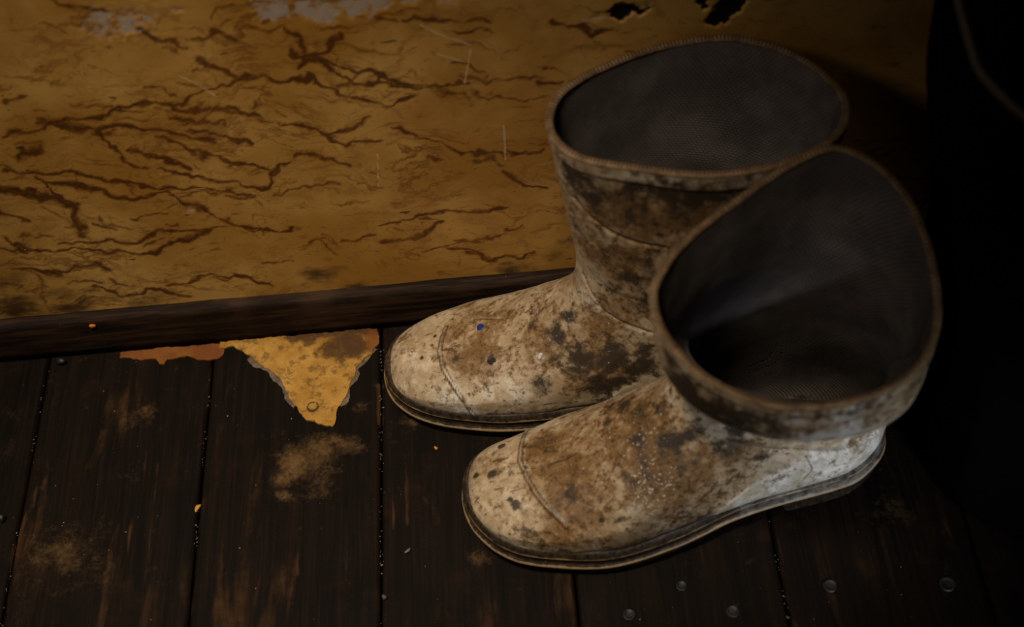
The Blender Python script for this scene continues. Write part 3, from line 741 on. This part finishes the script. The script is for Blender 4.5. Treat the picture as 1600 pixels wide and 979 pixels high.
REAR['lines'] = [('seam',0.0010,[(-.0475,-.0473,.053),(-.0511,-.0574,.0529),(-.0528,-.0689,.0519),(-.051,-.0813,.0499),(-.0454,-.0932,.0469),(-.0395,-.1028,.042),(-.0329,-.1075,.0282),(-.0308,-.1072,.0239)]),
 ('ridge',0.0009,[(-.0904,-.0562,.0315),(-.0838,-.0548,.0382),(-.0715,-.0596,.0451),(-.0528,-.0679,.052)]),
 ('ridge',0.0008,[(-.027,-.0775,.0599),(-.0084,-.083,.0658),(.0095,-.0825,.0763),(.0237,-.0823,.0869),(.0324,-.0819,.0941)]),
 ('crease',0.0009,[(.0488,-.0864,.2198),(.0564,-.0917,.2098),(.0688,-.098,.1999),(.0843,-.104,.194),(.1034,-.109,.1906)]),
 ('crease',0.0008,[(.0526,-.0794,.1362),(.0575,-.0872,.1254),(.0645,-.0941,.1148),(.0784,-.1013,.1081),(.0955,-.1062,.1017)]),
 ('crack',0.0008,[(.0635,-.0927,.1632),(.0727,-.0994,.1916),(.0834,-.1041,.2139)]),
 ('ridge',0.0009,[(.0454,-.0855,.2423),(.0465,-.08,.2013),(.0489,-.0758,.1653),(.0506,-.0756,.1362)]),
 ('crack',0.0008,[(-.027,-.0482,.0603),(-.0196,-.0505,.0634),(-.0035,-.0599,.0712)])]
BLUE = (-.0215,-.0577,.0635)
TAR = (-.0156,-.088,.0609)
CHIP = (.019,-.0964,.0738)
# ================================================================== THE SETTING
# ---- back wall: a marbled sheet on a board
def axis(lo, hi, a, b, fine, coarse):
    return np.unique(np.round(np.concatenate([np.arange(lo, a, coarse), np.arange(a, b, fine), np.arange(b, hi+1e-6, coarse)]), 5))
WX = axis(-1.1, 1.1, -.44, .30, .0013, .04); WZ = axis(0, 1.3, 0, .40, .0013, .04)
XX, ZZ = np.meshgrid(WX, WZ); P2 = np.stack([XX, ZZ], -1)
P3 = np.stack([XX, XX*0, ZZ], -1)
nz = fbm(P3, 90, 3, 3)-.5; nz2 = fbm(P3, 300, 2, 9)-.5
WARP = np.stack([fbm(P3, 45, 4, 21)-.5, fbm(P3, 45, 4, 22)-.5], -1)*.022+np.stack([fbm(P3, 170, 2, 25)-.5, fbm(P3, 170, 2, 26)-.5], -1)*.005
PW = P2+WARP; PW2 = P2+np.stack([fbm(P3, 38, 3, 61)-.5, fbm(P3, 38, 3, 62)-.5], -1)*.045
PW3 = P2+np.stack([fbm(P3, 30, 3, 71)-.5, fbm(P3, 30, 3, 72)-.5], -1)*.06
vein = np.zeros(XX.shape); patchy = fbm(P3, 55, 3, 81)
sr = random.Random(8); STROKES = []
for cx_, cz_, sx_, sz_, n_ in ((-.22, .235, .05, .022, 22), (-.33, .18, .08, .03, 12), (-.09, .28, .07, .03, 14), (-.22, .12, .12, .025, 14), (.0, .20, .06, .05, 12), (-.36, .10, .07, .02, 10)):
    for _ in range(n_):
        x_, z_ = sr.gauss(cx_, sx_), sr.gauss(cz_, sz_); l_ = sr.uniform(.006, .024); q_ = sr.gauss(-.18, .25)
        STROKES.append((sr.uniform(.0006, .0015), [(x_, z_), (x_+l_*.5, z_+l_*.5*q_+sr.gauss(0, .001)), (x_+l_, z_+l_*q_)]))
for w, pts in VEINS+STROKES:
    w = w*.85
    box = (XX > min(p[0] for p in pts)-.04) & (XX < max(p[0] for p in pts)+.04) & (ZZ > min(p[1] for p in pts)-.04) & (ZZ < max(p[1] for p in pts)+.04)
    ww = np.maximum(w*(.35+1.6*(nz[box]+.5)), .0015); k = (.55+.7*patchy[box])*(.72 if len(pts) == 3 and w < .0014 else 1.)
    d = seg_dist(PW[box], pts)
    v = np.exp(-(d/ww)**2)*k+.22*np.exp(-(d/(ww*3.5))**2)
    v = np.maximum(v, .62*k*np.exp(-(seg_dist(PW2[box], pts)/np.maximum(ww*.6, .0012))**2))
    v = np.maximum(v, .5*k*np.exp(-(seg_dist(PW3[box], pts)/np.maximum(ww*.5, .0012))**2))
    vein[box] = np.maximum(vein[box], v)
def blobs(lst, P, noise, k=.5, pw=2.):
    r = np.zeros(P.shape[:-1])
    for x, z, rad, amp in lst:
        d = np.hypot((P[..., 0]-x)/1.25, (P[..., 1]-z)*1.1)/rad+noise*k
        r = np.maximum(r, amp*np.exp(-np.clip(d, 0, None)**pw*.8))
    return r
grime_and_shade = np.maximum(blobs(GRIME, P2, nz, .8), smooth(.15, .045, ZZ)*(.30+.25*smooth(-.15, -.40, XX))); worn = blobs(WORN, P2, nz+nz2, 1.3); hole = blobs(HOLE, P2, nz+nz2, 1.2, 4.)  # blobs are dirt; the gradient paints vignette shade, strongest at lower left
scratch = np.zeros(XX.shape)
for w, pts in SCRATCH: scratch = np.maximum(scratch, np.exp(-(seg_dist(P2, pts)/(w*1.0+.0006))**2)*.95)
depth = -.0022*smooth(.35, .6, hole)-.0005*smooth(.4, .6, worn)
V = np.stack([XX, .010-depth*-1*-1, ZZ], -1)
V[..., 1] = .010-depth
wall_back = mesh_obj('wall_back', V, grid_faces(len(WZ), len(WX)), M_WALL, attrs=dict(vein=vein, grime_and_shade=grime_and_shade, worn=worn, scratch=scratch, hole=hole))
tag(wall_back, kind='structure')

# ---- baseboard: low dark strip with a worn rounded top edge
bx_ = np.arange(-1.1, 1.1001, .01)
prof = [(.0098, .0), (.0, .0), (.0, .008), (.0002, .020), (.0003, .0345), (.0012, .0385), (.0035, .0402), (.0098, .0408)]
B = np.array([[(x, y+.0005*(vnoise(np.array([x*1., 0, z]), 60)-.5)*(0 < z), z+(.0012*(vnoise(np.array([x*1., 1, 0.]), 35)-.5) if z > .03 else 0)) for (y, z) in prof] for x in bx_])
baseboard = mesh_obj('baseboard_back', B, grid_faces(len(bx_), len(prof), flip=True), M_BASE, smooth_shade=True)
tag(baseboard, kind='structure')

# ---- floor: dark boards running up to the wall, nails countersunk in them
sub = bmesh.new(); bmesh.ops.create_cube(sub, size=1, matrix=Matrix.Translation((0, -.45, -.026)) @ Matrix.Diagonal((2.2, 1.4, .01, 1)))
floor = from_bm('floor', sub, M_SUB); tag(floor, kind='structure')
SEAMS = [-.893, -.761, -.629, -.497, -.3655, -.2348, -.1031, .0292, .1670, .2990, .431, .563, .695, .827]
rng = random.Random(4)
planks = []
for k, (x0, x1) in enumerate(zip(SEAMS[:-1], SEAMS[1:])):
    vis = -.5 < (x0+x1)/2 < .45
    g = .0006
    xs = np.r_[x0+g, x0+g+.0008, np.linspace(x0+g+.003, x1-g-.003, 26 if vis else 4), x1-g-.0008, x1-g]
    ys = np.arange(-1.1, .0101, .005 if vis else .05)
    X, Y = np.meshgrid(xs, ys); P = np.stack([X, Y, X*0], -1)
    z = .0006*(fbm(P*np.array([1, .12, 1]), 90, 3, k)-.5)-.0002
    z[:, 0] -= .003; z[:, -1] -= .003; z[:, 1] -= .0003; z[:, -2] -= .0003
    n = fbm(P, 70, 3, 31)-.5
    oc = blobs(OCHRE, P[..., :2], n, 1.0)
    stv = np.zeros(X.shape)
    for w, a, pts in STREAK: stv = np.maximum(stv, a*np.exp(-(seg_dist(P[..., :2], pts)/(w*1.3))**2))
    V = np.stack([X, Y, z-rng.uniform(0, .0004)], -1)
    p = mesh_obj('plank', V, grid_faces(len(ys), len(xs), flip=True), M_FLOOR, floor, attrs=dict(ochre=oc, streak=stv))
    planks.append((x0, x1, p))
def plank_at(x): return next(p for a, b, p in planks if a <= x < b)
for i, (x, y, r) in enumerate([(.1982, -.2532, .0044), (.2747, -.2590, .0050), (.0630, -.2616, .0038), (.1003, -.2439, .0034), (.1314, -.2657, .0040)]):
    # a nail: raised worn collar round a sunk dark head
    bm = bmesh.new(); prof_n = [(0, .00015), (.55, .00010), (.72, .0003), (.86, .0009), (1.0, .0009), (1.12, .0)]
    rings = []
    for q, (rr, zz) in enumerate(prof_n):
        rings.append([bm.verts.new((x+r*rr*math.cos(a)*(1+.05*math.sin(3*a+i)), y+r*rr*math.sin(a), zz+.0001*math.sin(2*a+i))) for a in [2*math.pi*j/20 for j in range(20)]] if rr else [bm.verts.new((x, y, zz))])
    for a, b in zip(rings[:-1], rings[1:]):
        for j in range(20):
            if len(a) == 1: bm.faces.new((a[0], b[j], b[(j+1) % 20]))
            else: bm.faces.new((a[j], b[j], b[(j+1) % 20], a[(j+1) % 20]))
    from_bm('nail', bm, M_METAL, plank_at(x), True)

# ================================================================== TORN SHEET
def flake(name, outline, attrs_fn, parent=None, z=.0017, inset=True, mat=M_PATCH, jag=.0007, seed=1):
    """thin torn sheet: grid of points clipped by a ragged outline, with a skirt"""
    P = np.asarray(outline); out = []
    for a, b in zip(P, np.roll(P, -1, 0)):
        n = max(2, int(np.linalg.norm(b-a)/.0012))
        for t in np.linspace(0, 1, n, endpoint=False):
            q = a+(b-a)*t; d = np.array([b[1]-a[1], a[0]-b[0]]); d /= max(np.linalg.norm(d), 1e-9)
            w = (fbm(np.array([q[0], q[1], 0.]), 240, 3, seed)-.5)*2*jag*2.2; out.append(q+d*w)
    bm = bmesh.new()
    vs = [bm.verts.new((x, min(y, -.0004), z+.0006*(fbm(np.array([x, y, 0.]), 80, 2, 5)-.5))) for x, y in out]
    f = bm.faces.new(vs)
    bmesh.ops.triangulate(bm, faces=[f])
    for _ in range(4):
        bmesh.ops.subdivide_edges(bm, edges=[e for e in bm.edges if e.calc_length() > .0032 and not e.is_boundary], cuts=1, use_grid_fill=False)
        bmesh.ops.triangulate(bm, faces=bm.faces[:])
    be = [e for e in bm.edges if e.is_boundary]
    r = bmesh.ops.extrude_edge_only(bm, edges=be)
    for v in [g for g in r['geom'] if isinstance(g, bmesh.types.BMVert)]: v.co.z = 0.0002
    bmesh.ops.recalc_face_normals(bm, faces=bm.faces[:])
    o = from_bm(name, bm, mat, parent)
    co = np.array([v.co[:] for v in o.data.vertices])
    for k, a in attrs_fn(co).items():
        at = o.data.attributes.new(k, 'FLOAT', 'POINT'); at.data.foreach_set('value', a.astype(np.float32))
    return o
def pa(co):
    x, y = co[:, 0], co[:, 1]
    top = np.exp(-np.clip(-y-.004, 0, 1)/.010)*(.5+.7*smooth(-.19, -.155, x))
    corner = 1.15*np.exp(-np.clip((((x+.131)/.024)**2+((y+.016)/.015)**2), 0, 9)**1.5)
    d = np.hypot(x+.1545, y+.0705)
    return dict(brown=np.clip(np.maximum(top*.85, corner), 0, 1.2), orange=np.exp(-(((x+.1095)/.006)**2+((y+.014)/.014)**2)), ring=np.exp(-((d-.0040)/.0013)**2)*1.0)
sheet = empty('floor_sheet_remnant', (0, 0, 0))
tag(sheet, 'torn triangular remnant of yellow mottled floor sheet on dark boards beside baseboard', 'floor covering')
flake('sheet', PATCH, pa, sheet, z=.0019)
LEFT = [p for p in PATCH[8:28]]
flake('backing_layer', [(a[0]-.0026*(1+.6*math.sin(i*2.1)), a[1]-.0022*(1+.5*math.sin(i*1.7))) for i, a in enumerate(PATCH[4:13])]+[(a[0]+.004, a[1]+.006) for a in PATCH[4:13][::-1]], lambda co: {}, sheet, z=.0009, mat=M_BACKING, seed=8)
flake('backing_layer', [(a[0]+.0024*(1+.7*math.sin(i*1.9)), a[1]-.0006) for i, a in enumerate(PATCH[21:32])]+[(a[0]-.004, a[1]+.003) for a in PATCH[21:32][::-1]], lambda co: {}, sheet, z=.0009, mat=M_BACKING, seed=9)
strip = flake('sheet_strip', STRIP, lambda co: dict(brown=.42+.5*np.clip(vnoise(co, 90, 4), 0, 1), orange=np.ones(len(co))*.8, ring=np.zeros(len(co))), None, z=.0014, seed=12)
tag(strip, 'narrow ragged strip of orange-brown sheet along the baseboard, left of yellow remnant', 'floor covering')

# ================================================================== BOOTS
NR, NP = 400, 320
def paint(P, spec):
    ch = {k: np.zeros(P.shape[:-1]) for k in ('brown', 'dark', 'pale', 'fleck', 'line')}
    n = fbm(P, 110, 3, 17)-.5; n2 = fbm(P*np.array([.6, .6, 1.3]), 260, 2, 19)-.5
    for k, x, y, z, r, a in spec['splats']:
        d = np.linalg.norm(P-np.array([x, y, z]), axis=-1)/r
        v = a*np.exp(-np.clip(d+n*.9+n2*.4, 0, None)**2*.75)
        ch[k] = np.maximum(ch[k], v) if k != 'brown' else 1-(1-ch[k])*(1-np.clip(v, 0, 1)*.75)
    return ch
def upper_disp(G, N, spec, ch):
    """seams, ridges and creases pressed into the rubber"""
    disp = np.zeros(G.shape[:-1])
    off = np.array([*spec['loc'], 0])
    for kind, w, pts in spec['lines']:
        d = seg_dist(G+off, np.array(pts))
        if kind == 'seam':
            disp += .0012*np.exp(-(d/(w*1.1))**2); ch['line'] = np.maximum(ch['line'], .85*np.exp(-((d-w*1.5)/(w*.9))**2))
        elif kind == 'ridge':
            disp += .0008*np.exp(-(d/(w*1.2))**2); ch['line'] = np.maximum(ch['line'], .4*np.exp(-((d-w*1.4)/(w*.8))**2))
        elif kind == 'crease':
            disp -= .0016*np.exp(-(d/(w*1.8))**2); ch['line'] = np.maximum(ch['line'], .75*np.exp(-(d/(w*.9))**2))
        else:
            disp -= .0004*np.exp(-(d/w)**2); ch['line'] = np.maximum(ch['line'], .85*np.exp(-(d/(w*.8+.0002))**2))
    u = -G[..., 0]; z = G[..., 2]
    # raised heel counter: everything behind and below a curved edge
    zt = spl([-.02, 0, .03, .06, .085, .102, .115, .123, .129, .134, .30], [.068, .068, .069, .069, .065, .058, .049, .040, .026, .010, -.03], u)
    f = (zt-z)/1.0
    foot = (u < .15)
    disp += np.where(foot, .0010*smooth(-.0006, .0008, f), 0)
    ch['line'] = np.maximum(ch['line'], np.where(foot & (z < .075), .6*np.exp(-((f+.0012)/.0008)**2), 0))
    patch = np.where(foot & (z < .075), smooth(-.0006, .0008, f), 0)
    ch['pale'] = np.maximum(ch['pale'], patch*spec.get('patch_pale', 0)); ch['dark'] = ch['dark']*(1-.5*patch*(z > .032)); ch['brown'] = ch['brown']*(1-.6*patch)
    # soft rumples
    disp += .0022*(fbm(G, 26, 3, 41)-.5)+.0006*(fbm(G, 90, 2, 43)-.5)
    return disp
def ripple(t, spec, phi):
    return 0
def build_boot(spec, name, label, group):
    root = empty(name, (spec['loc'][0], spec['loc'][1], 0)); tag(root, label, 'boot', group)
    G, S = boot_rings(spec, NR, NP)
    if spec.get('bulk') is not None: spec['bulk'](G, S)
    N = grid_normals(G); cen = G.mean(1, keepdims=True)
    if ((G-cen)*N).sum(-1)[50:].mean() < 0: N = -N; flip = True
    else: flip = False
    W = G+np.array([*spec['loc'], 0])
    ch = paint(W, spec)
    t = (S-.56)/(1-.56)
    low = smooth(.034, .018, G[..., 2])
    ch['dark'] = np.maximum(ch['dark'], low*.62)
    D = upper_disp(G, N, spec, ch)
    fade = smooth(0, .03, S)[:, None]
    # thicker band below the rim
    L = np.r_[0, np.cumsum(np.linalg.norm(np.diff(G.mean(1), axis=0), axis=1))]; fromrim = L[-1]-L
    band = smooth(spec['band']+.0006, spec['band']-.0006, fromrim)[:, None]
    D = D*fade*(1-band*.5)+.0011*band
    ch['line'] = np.maximum(ch['line'], .75*np.exp(-((fromrim[:, None]-spec['band']-.0010)/.0009)**2))
    ch['dark'] = ch['dark']*(1-.45*band)
    ch['pale'] = np.maximum(ch['pale'], band*spec.get('band_pale', .3))
    G2 = G+N*D[..., None]
    # close the toe
    V = G2.reshape(-1, 3); F = grid_faces(NR, NP, wrap=True, flip=not flip)
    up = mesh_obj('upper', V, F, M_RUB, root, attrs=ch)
    # knitted lining, a second skin inside
    sel = np.arange(0, NR, 2); Gl = (G-N*.0032)[sel][:, ::2]
    keep = Gl[30:]; sl = keep.mean(1)
    Lc = np.r_[0, np.cumsum(np.linalg.norm(np.diff(sl, axis=0), axis=1))]
    uu = np.linspace(0, .46, keep.shape[1])
    uv = np.stack(np.broadcast_arrays(uu[None, :], Lc[:, None]), -1)
    Kd = keep+(-N[sel][:, ::2][30:])*(.0012*(fbm(keep, 45, 2, 77)-.5))[..., None]
    lp = np.zeros(keep.shape[:-1])
    for x, y, z, r, a in spec.get('lining_marks', []):
        lp = np.maximum(lp, a*np.exp(-(np.linalg.norm(keep+np.array([*spec['loc'], 0])-np.array([x, y, z]), axis=-1)/r)**2))
    mesh_obj('lining', Kd, grid_faces(len(keep), keep.shape[1], wrap=True, flip=flip), M_LIN, root, uv=uv, attrs=dict(pale=lp))
    # rim binding: rounded strip wrapping the edge, dashed with stitches
    rim = (G2[-1]+(G-N*.0032)[-1])/2; q = rim.copy(); up_ = G[-1]-G[-6]; up_ /= np.linalg.norm(up_, axis=1, keepdims=True)
    a = N[-1]; th = np.linspace(0, 2*np.pi, 14, endpoint=False)
    hw = .0026; hh = .0019
    wob = 1+.10*(fbm(rim, 120, 2, 5)-.5)[:, None, None]
    T = rim[:, None]+wob*(a[:, None]*np.cos(th)[None, :, None]*hw+up_[:, None]*np.sin(th)[None, :, None]*hh)
    T = np.concatenate([T, T[:1]])
    bind = mesh_obj('rim_binding', T, grid_faces(len(T), 14, wrap=True, flip=flip), M_BIND, root)
    bm = bmesh.new(); n = spec['stitches']
    Q = np.vstack([rim, rim[:1]]); A = np.vstack([a, a[:1]]); U = np.vstack([up_, up_[:1]])
    s = np.r_[0, np.cumsum(np.linalg.norm(np.diff(Q, axis=0), axis=1))]
    for k in range(n):
        x0 = s[-1]*k/n
        pt = lambda x: (np.array([np.interp(x % s[-1], s, Q[:, i]) for i in range(3)]), np.array([np.interp(x % s[-1], s, A[:, i]) for i in range(3)]), np.array([np.interp(x % s[-1], s, U[:, i]) for i in range(3)]))
        (c, aa, uu_), (c1, a1, u1) = pt(x0), pt(x0+.0013)
        vs = [[bm.verts.new(cc+A_*math.cos(q)*hw*e+U_*math.sin(q)*hh*e) for q, e in zip(np.radians([48, 55, 80, 105, 130, 152, 158]), (1., 1.09, 1.09, 1.09, 1.09, 1.09, 1.))] for cc, A_, U_ in ((c, aa, uu_), (c1, a1, u1))]
        for q in range(6): bm.faces.new((vs[0][q], vs[0][q+1], vs[1][q+1], vs[1][q]))
    bmesh.ops.recalc_face_normals(bm, faces=bm.faces[:])
    st = from_bm('stitching', bm, M_STITCH, bind); tag(st, kind='stuff')
    # sole: tread, welt lip, grooved foxing band
    n = 260
    prof_s = [('b', -.012, 0), ('b', -.0022, 0), ('b', -.0010, .0012), (.0085, -.0008, 0), (.0095, .0012, 1), (.0108, .0022, 1), (.0122, .0018, 1), (.0130, .0002, .1), (.0140, -.0002, 0), (.0185, -.0006, 0), (.0192, .0004, .6), (.0204, .0007, .8), (.0212, .0000, .3), (.0222, -.0002, 0), (.0250, -.0010, .1), (.0262, -.0022, .4), (.0266, -.0045, .3), (.0262, -.0070, .2)]
    rows = []; ed = []
    for zz, o_, e in prof_s:
        O = sole_outline(spec, n, o_); u = -O[:, 0]
        zb = spl([0, .074, .078, .10, .14, .18, .235, .29], [0, 0, .0110, .0090, .0040, 0, .0005, .0065], u)
        rise = heel_rise(u)+spl([0, .12, .235, .29], [0, 0, .0005, .0035], u)
        if zz == 'b': z = zb+e; ed.append(np.zeros(n))
        else: z = np.maximum(zz+rise, zb+.0015); ed.append(np.full(n, float(e)))
        rows.append(np.stack([O[:, 0], O[:, 1], np.broadcast_to(z, (n,))], -1))
    Gs = np.array(rows); E = np.array(ed)
    pl = np.where(Gs[..., 0] > -.11, .55, 0.)*(Gs[..., 2] > .012)*spec.get('heel_pale', 1)
    V = np.concatenate([Gs.reshape(-1, 3)])
    F = grid_faces(len(rows), n, wrap=True, flip=True).tolist()
    F.append(list(range(n))); F = [tuple(f) for f in F]
    Gn = grid_normals(Gs)
    sole = mesh_obj('sole', V, F, M_SOLE, root, attrs=dict(edge=E, pale=pl))
    bm = bmesh.new(); bm.from_mesh(sole.data); bmesh.ops.recalc_face_normals(bm, faces=bm.faces[:]); bm.to_mesh(sole.data); bm.free()
    return root, G2, N

REAR.update(band=.013, band_pale=.55, stitches=190, lining_marks=[(.214, -.070, .236, .004, .8), (.210, -.062, .246, .003, .5)])
FRONT.update(band=.0075, band_pale=.0, patch_pale=.72, stitches=190)
FRONT['splats'] += [('brown', .16, -.25, .20, .03, .5)]
rear, RG, RN = build_boot(REAR, 'rubber_boot', 'stained off-white rubber boot nearest the wall, blue paint dot on its toe', None)
front, FG, FN = build_boot(FRONT, 'rubber_boot', 'grimy white rubber boot nearest the camera, floppy shaft gaping towards viewer', None)

def stick_on(root, spec, G, N, p, r, name, mat, label=None, h=.0006, seed=0, sq=1.):
    """small dab following the boot's surface"""
    W = G.reshape(-1, 3)+np.array([*spec['loc'], 0]); k = int(np.argmin(np.linalg.norm(W-np.array(p), axis=1)))
    c = Vector(G.reshape(-1, 3)[k]); nn = Vector(N.reshape(-1, 3)[k]).normalized(); a = nn.orthogonal().normalized(); b = nn.cross(a)
    bm = bmesh.new(); R_ = random.Random(seed); m = 14; rad = [r*(1+R_.uniform(-.13, .13)) for _ in range(m)]
    rings = [[bm.verts.new(c+(a*math.cos(2*math.pi*j/m)+b*math.sin(2*math.pi*j/m)*sq)*rad[j]*s+nn*hh) for j in range(m)] for s, hh in ((1.02, -.0003), (.95, h*.7), (.6, h))]
    for q in range(2):
        for j in range(m): bm.faces.new((rings[q][j], rings[q][(j+1) % m], rings[q+1][(j+1) % m], rings[q+1][j]))
    bm.faces.new(rings[2]); bmesh.ops.recalc_face_normals(bm, faces=bm.faces[:])
    o = from_bm(name, bm, mat, root, True)
    if label: tag(o, label)
    return o
stick_on(rear, REAR, RG, RN, BLUE, .0030, 'paint_dot', M_BLUE, 'round blue paint dot', .0005, 3)
for i, (dx, dz) in enumerate(((-.0022, .0006), (.0008, -.0012), (.0026, .0012), (.0002, .0018))):
    stick_on(rear, REAR, RG, RN, (TAR[0]+dx, TAR[1], TAR[2]+dz), .0014, 'tar_spot', M_BLACK, 'black tar spot' if i == 0 else None, .0006, 5+i)
stick_on(rear, REAR, RG, RN, CHIP, .0026, 'plaster_fleck', M_WHITE, 'white plaster fleck', .0012, 11, .5)

# ================================================================== BLACK BAG AT THE RIGHT
def build_bag():
    root = empty('cloth_bag', (.447, -.128, 0)); tag(root, 'black cloth bag slumped upright at right beside the boots, pale cord round it', 'bag')
    nr, nc = 90, 160; th = np.linspace(0, 2*np.pi, nc, endpoint=False); rows = []
    for i in range(nr):
        t = i/(nr-1); z = .62*t
        r = spl([0, .02, .08, .25, .5, .75, .92, 1.], [.164, .170, .170, .168, .192, .194, .15, .04], np.array(t))
        fold = .006*np.sin(th*9+3*t)+.004*np.sin(th*17-5*t+1)+.005*np.sin(th*5+t*7)
        rr = r+fold*min(1, t*6)
        sq = (np.abs(np.cos(th))**3+np.abs(np.sin(th))**3)**(-1/3)
        rows.append(np.stack([np.cos(th)*rr*sq*.98, np.sin(th)*rr*sq*.72, np.full(nc, z)+.004*np.sin(th*4+2)*t], -1))
    G = np.array(rows); G += (.006*(fbm(G, 14, 3, 50)-.5))[..., None]; G[0, :, 2] = .0; 
    V = G.reshape(-1, 3); F = [tuple(f) for f in grid_faces(nr, nc, wrap=True, flip=True).tolist()]+[tuple(range(nc))[::-1], tuple(range((nr-1)*nc, nr*nc))]
    mesh_obj('sack', V, F, M_BAG, root)
    # cord lying down the camera side of the bag
    pts = []
    for (p, zz) in CORD:
        t = zz/.62; i = int(np.clip(round(t*(nr-1)), 0, nr-1)); ang = np.arctan2(G[i, :, 1], G[i, :, 0])
        j = int(np.argmin(np.abs((ang-p+np.pi) % (2*np.pi)-np.pi))); v = G[i, j].copy(); v[2] = zz; d = v*[1, 1, 0]; v += d/np.linalg.norm(d)*.0065; pts.append(v)
    Q = np.array(pts); s = np.linspace(0, len(Q)-1, 60); Q = np.stack([spl(np.arange(len(Q)), Q[:, k], s) for k in range(3)], 1)
    mesh_obj('cord', tube(Q, .0021, 8, closed=False), grid_faces(60, 8, wrap=True), M_CORD, root)
    return root
CORD = [(2.5, .46), (2.8, .42), (3.02, .40), (-3.12, .388), (-2.94, .382), (-2.78, .376), (-2.6, .368), (-2.35, .36), (-2.0, .35)]
build_bag()

# ================================================================== CRUMBS
def crumb(name, label, cat, loc, size, mat, seed, group=None, sub=1):
    bm = bmesh.new(); bmesh.ops.create_icosphere(bm, subdivisions=sub+1, radius=1); R_ = random.Random(seed)
    ph = [R_.uniform(0, 6) for _ in range(6)]
    for v in bm.verts:
        k = 1+.22*math.sin(v.co.x*3+ph[0])+.18*math.sin(v.co.y*4+ph[1])+.12*math.sin(v.co.z*5+ph[2])
        v.co = Vector((v.co.x*size[0]*k+(.35*size[0]*(v.co.y**2) if cat == 'crumb' else 0), v.co.y*size[1]*k, v.co.z*size[2]*k))
    zmin = min(v.co.z for v in bm.verts)
    for v in bm.verts: v.co.z -= zmin
    o = from_bm(name, bm, mat, None, True, loc); tag(o, label, cat, group); o.rotation_euler.z = R_.uniform(0, 3)
    return o
crumb('plaster_crumb', 'curved yellow crumb in the floorboard gap left of the boots', 'crumb', (-.2355, -.1504, .0), (.0016, .0032, .0015), M_OCHRE, 2).rotation_euler.z = -.5
crumb('paint_flake', 'small bright orange flake stuck high on the dark baseboard at left', 'flake', (-.3200, -.0008, .0335), (.0026, .0010, .0018), M_ORANGE, 5).rotation_euler.z = 0
crumb('pebble', 'small dull yellow pebble on the floor at the left edge', 'pebble', (-.3775, -.1450, 0), (.0030, .0034, .0022), M_METAL, 7)
crumb('pebble', 'smooth grey pebble against the foot of baseboard, left of orange strip', 'pebble', (-.3555, -.0060, 0), (.0050, .0028, .0024), M_METAL, 9)
crumb('plaster_crumb', 'tiny tan crumb on the board between the two boot toes', 'crumb', (-.0625, -.1170, 0), (.0013, .0015, .0012), M_OCHRE, 12)
crumb('plaster_crumb', 'pale plaster crumb lying alone on the board below the boots', 'crumb', (-.0839, -.2001, 0), (.0012, .0022, .0012), M_GRIT, 14)
crumb('plaster_crumb', 'tan crumb in the gap near the bottom edge of the photo', 'crumb', (-.1005, -.2340, 0), (.0018, .0018, .0014), M_BACKING, 16)
# dust and grit nobody could count: in the gaps and scattered on the boards
R_ = random.Random(21); bm = bmesh.new()
def grain(x, y, s, z=0.):
    m = Matrix.Translation((x, y, z+s*.4)) @ Matrix.Rotation(R_.uniform(0, 3), 4, 'Z') @ Matrix.Diagonal((s, s*R_.uniform(.6, 1.4), s*.6, 1))
    bmesh.ops.create_icosphere(bm, subdivisions=1, radius=1, matrix=m)
for sx in SEAMS[3:9]:
    y = -.34
    while y < -.004:
        y += R_.expovariate(1/.0042)
        if y < -.002 and fbm(np.array([sx, y, 0.]), 30, 2, 6) > .5: grain(sx+R_.gauss(0, .0007), y, R_.uniform(.0002, .0006), -.0008)
for _ in range(110): grain(R_.uniform(-.42, .25), R_.uniform(-.33, -.004), abs(R_.gauss(0, .00025))+.0002)
tag(from_bm('floor_grit', bm, M_GRIT), 'pale grit and dust scattered over the dark floorboards and in their gaps', 'grit', kind='stuff')
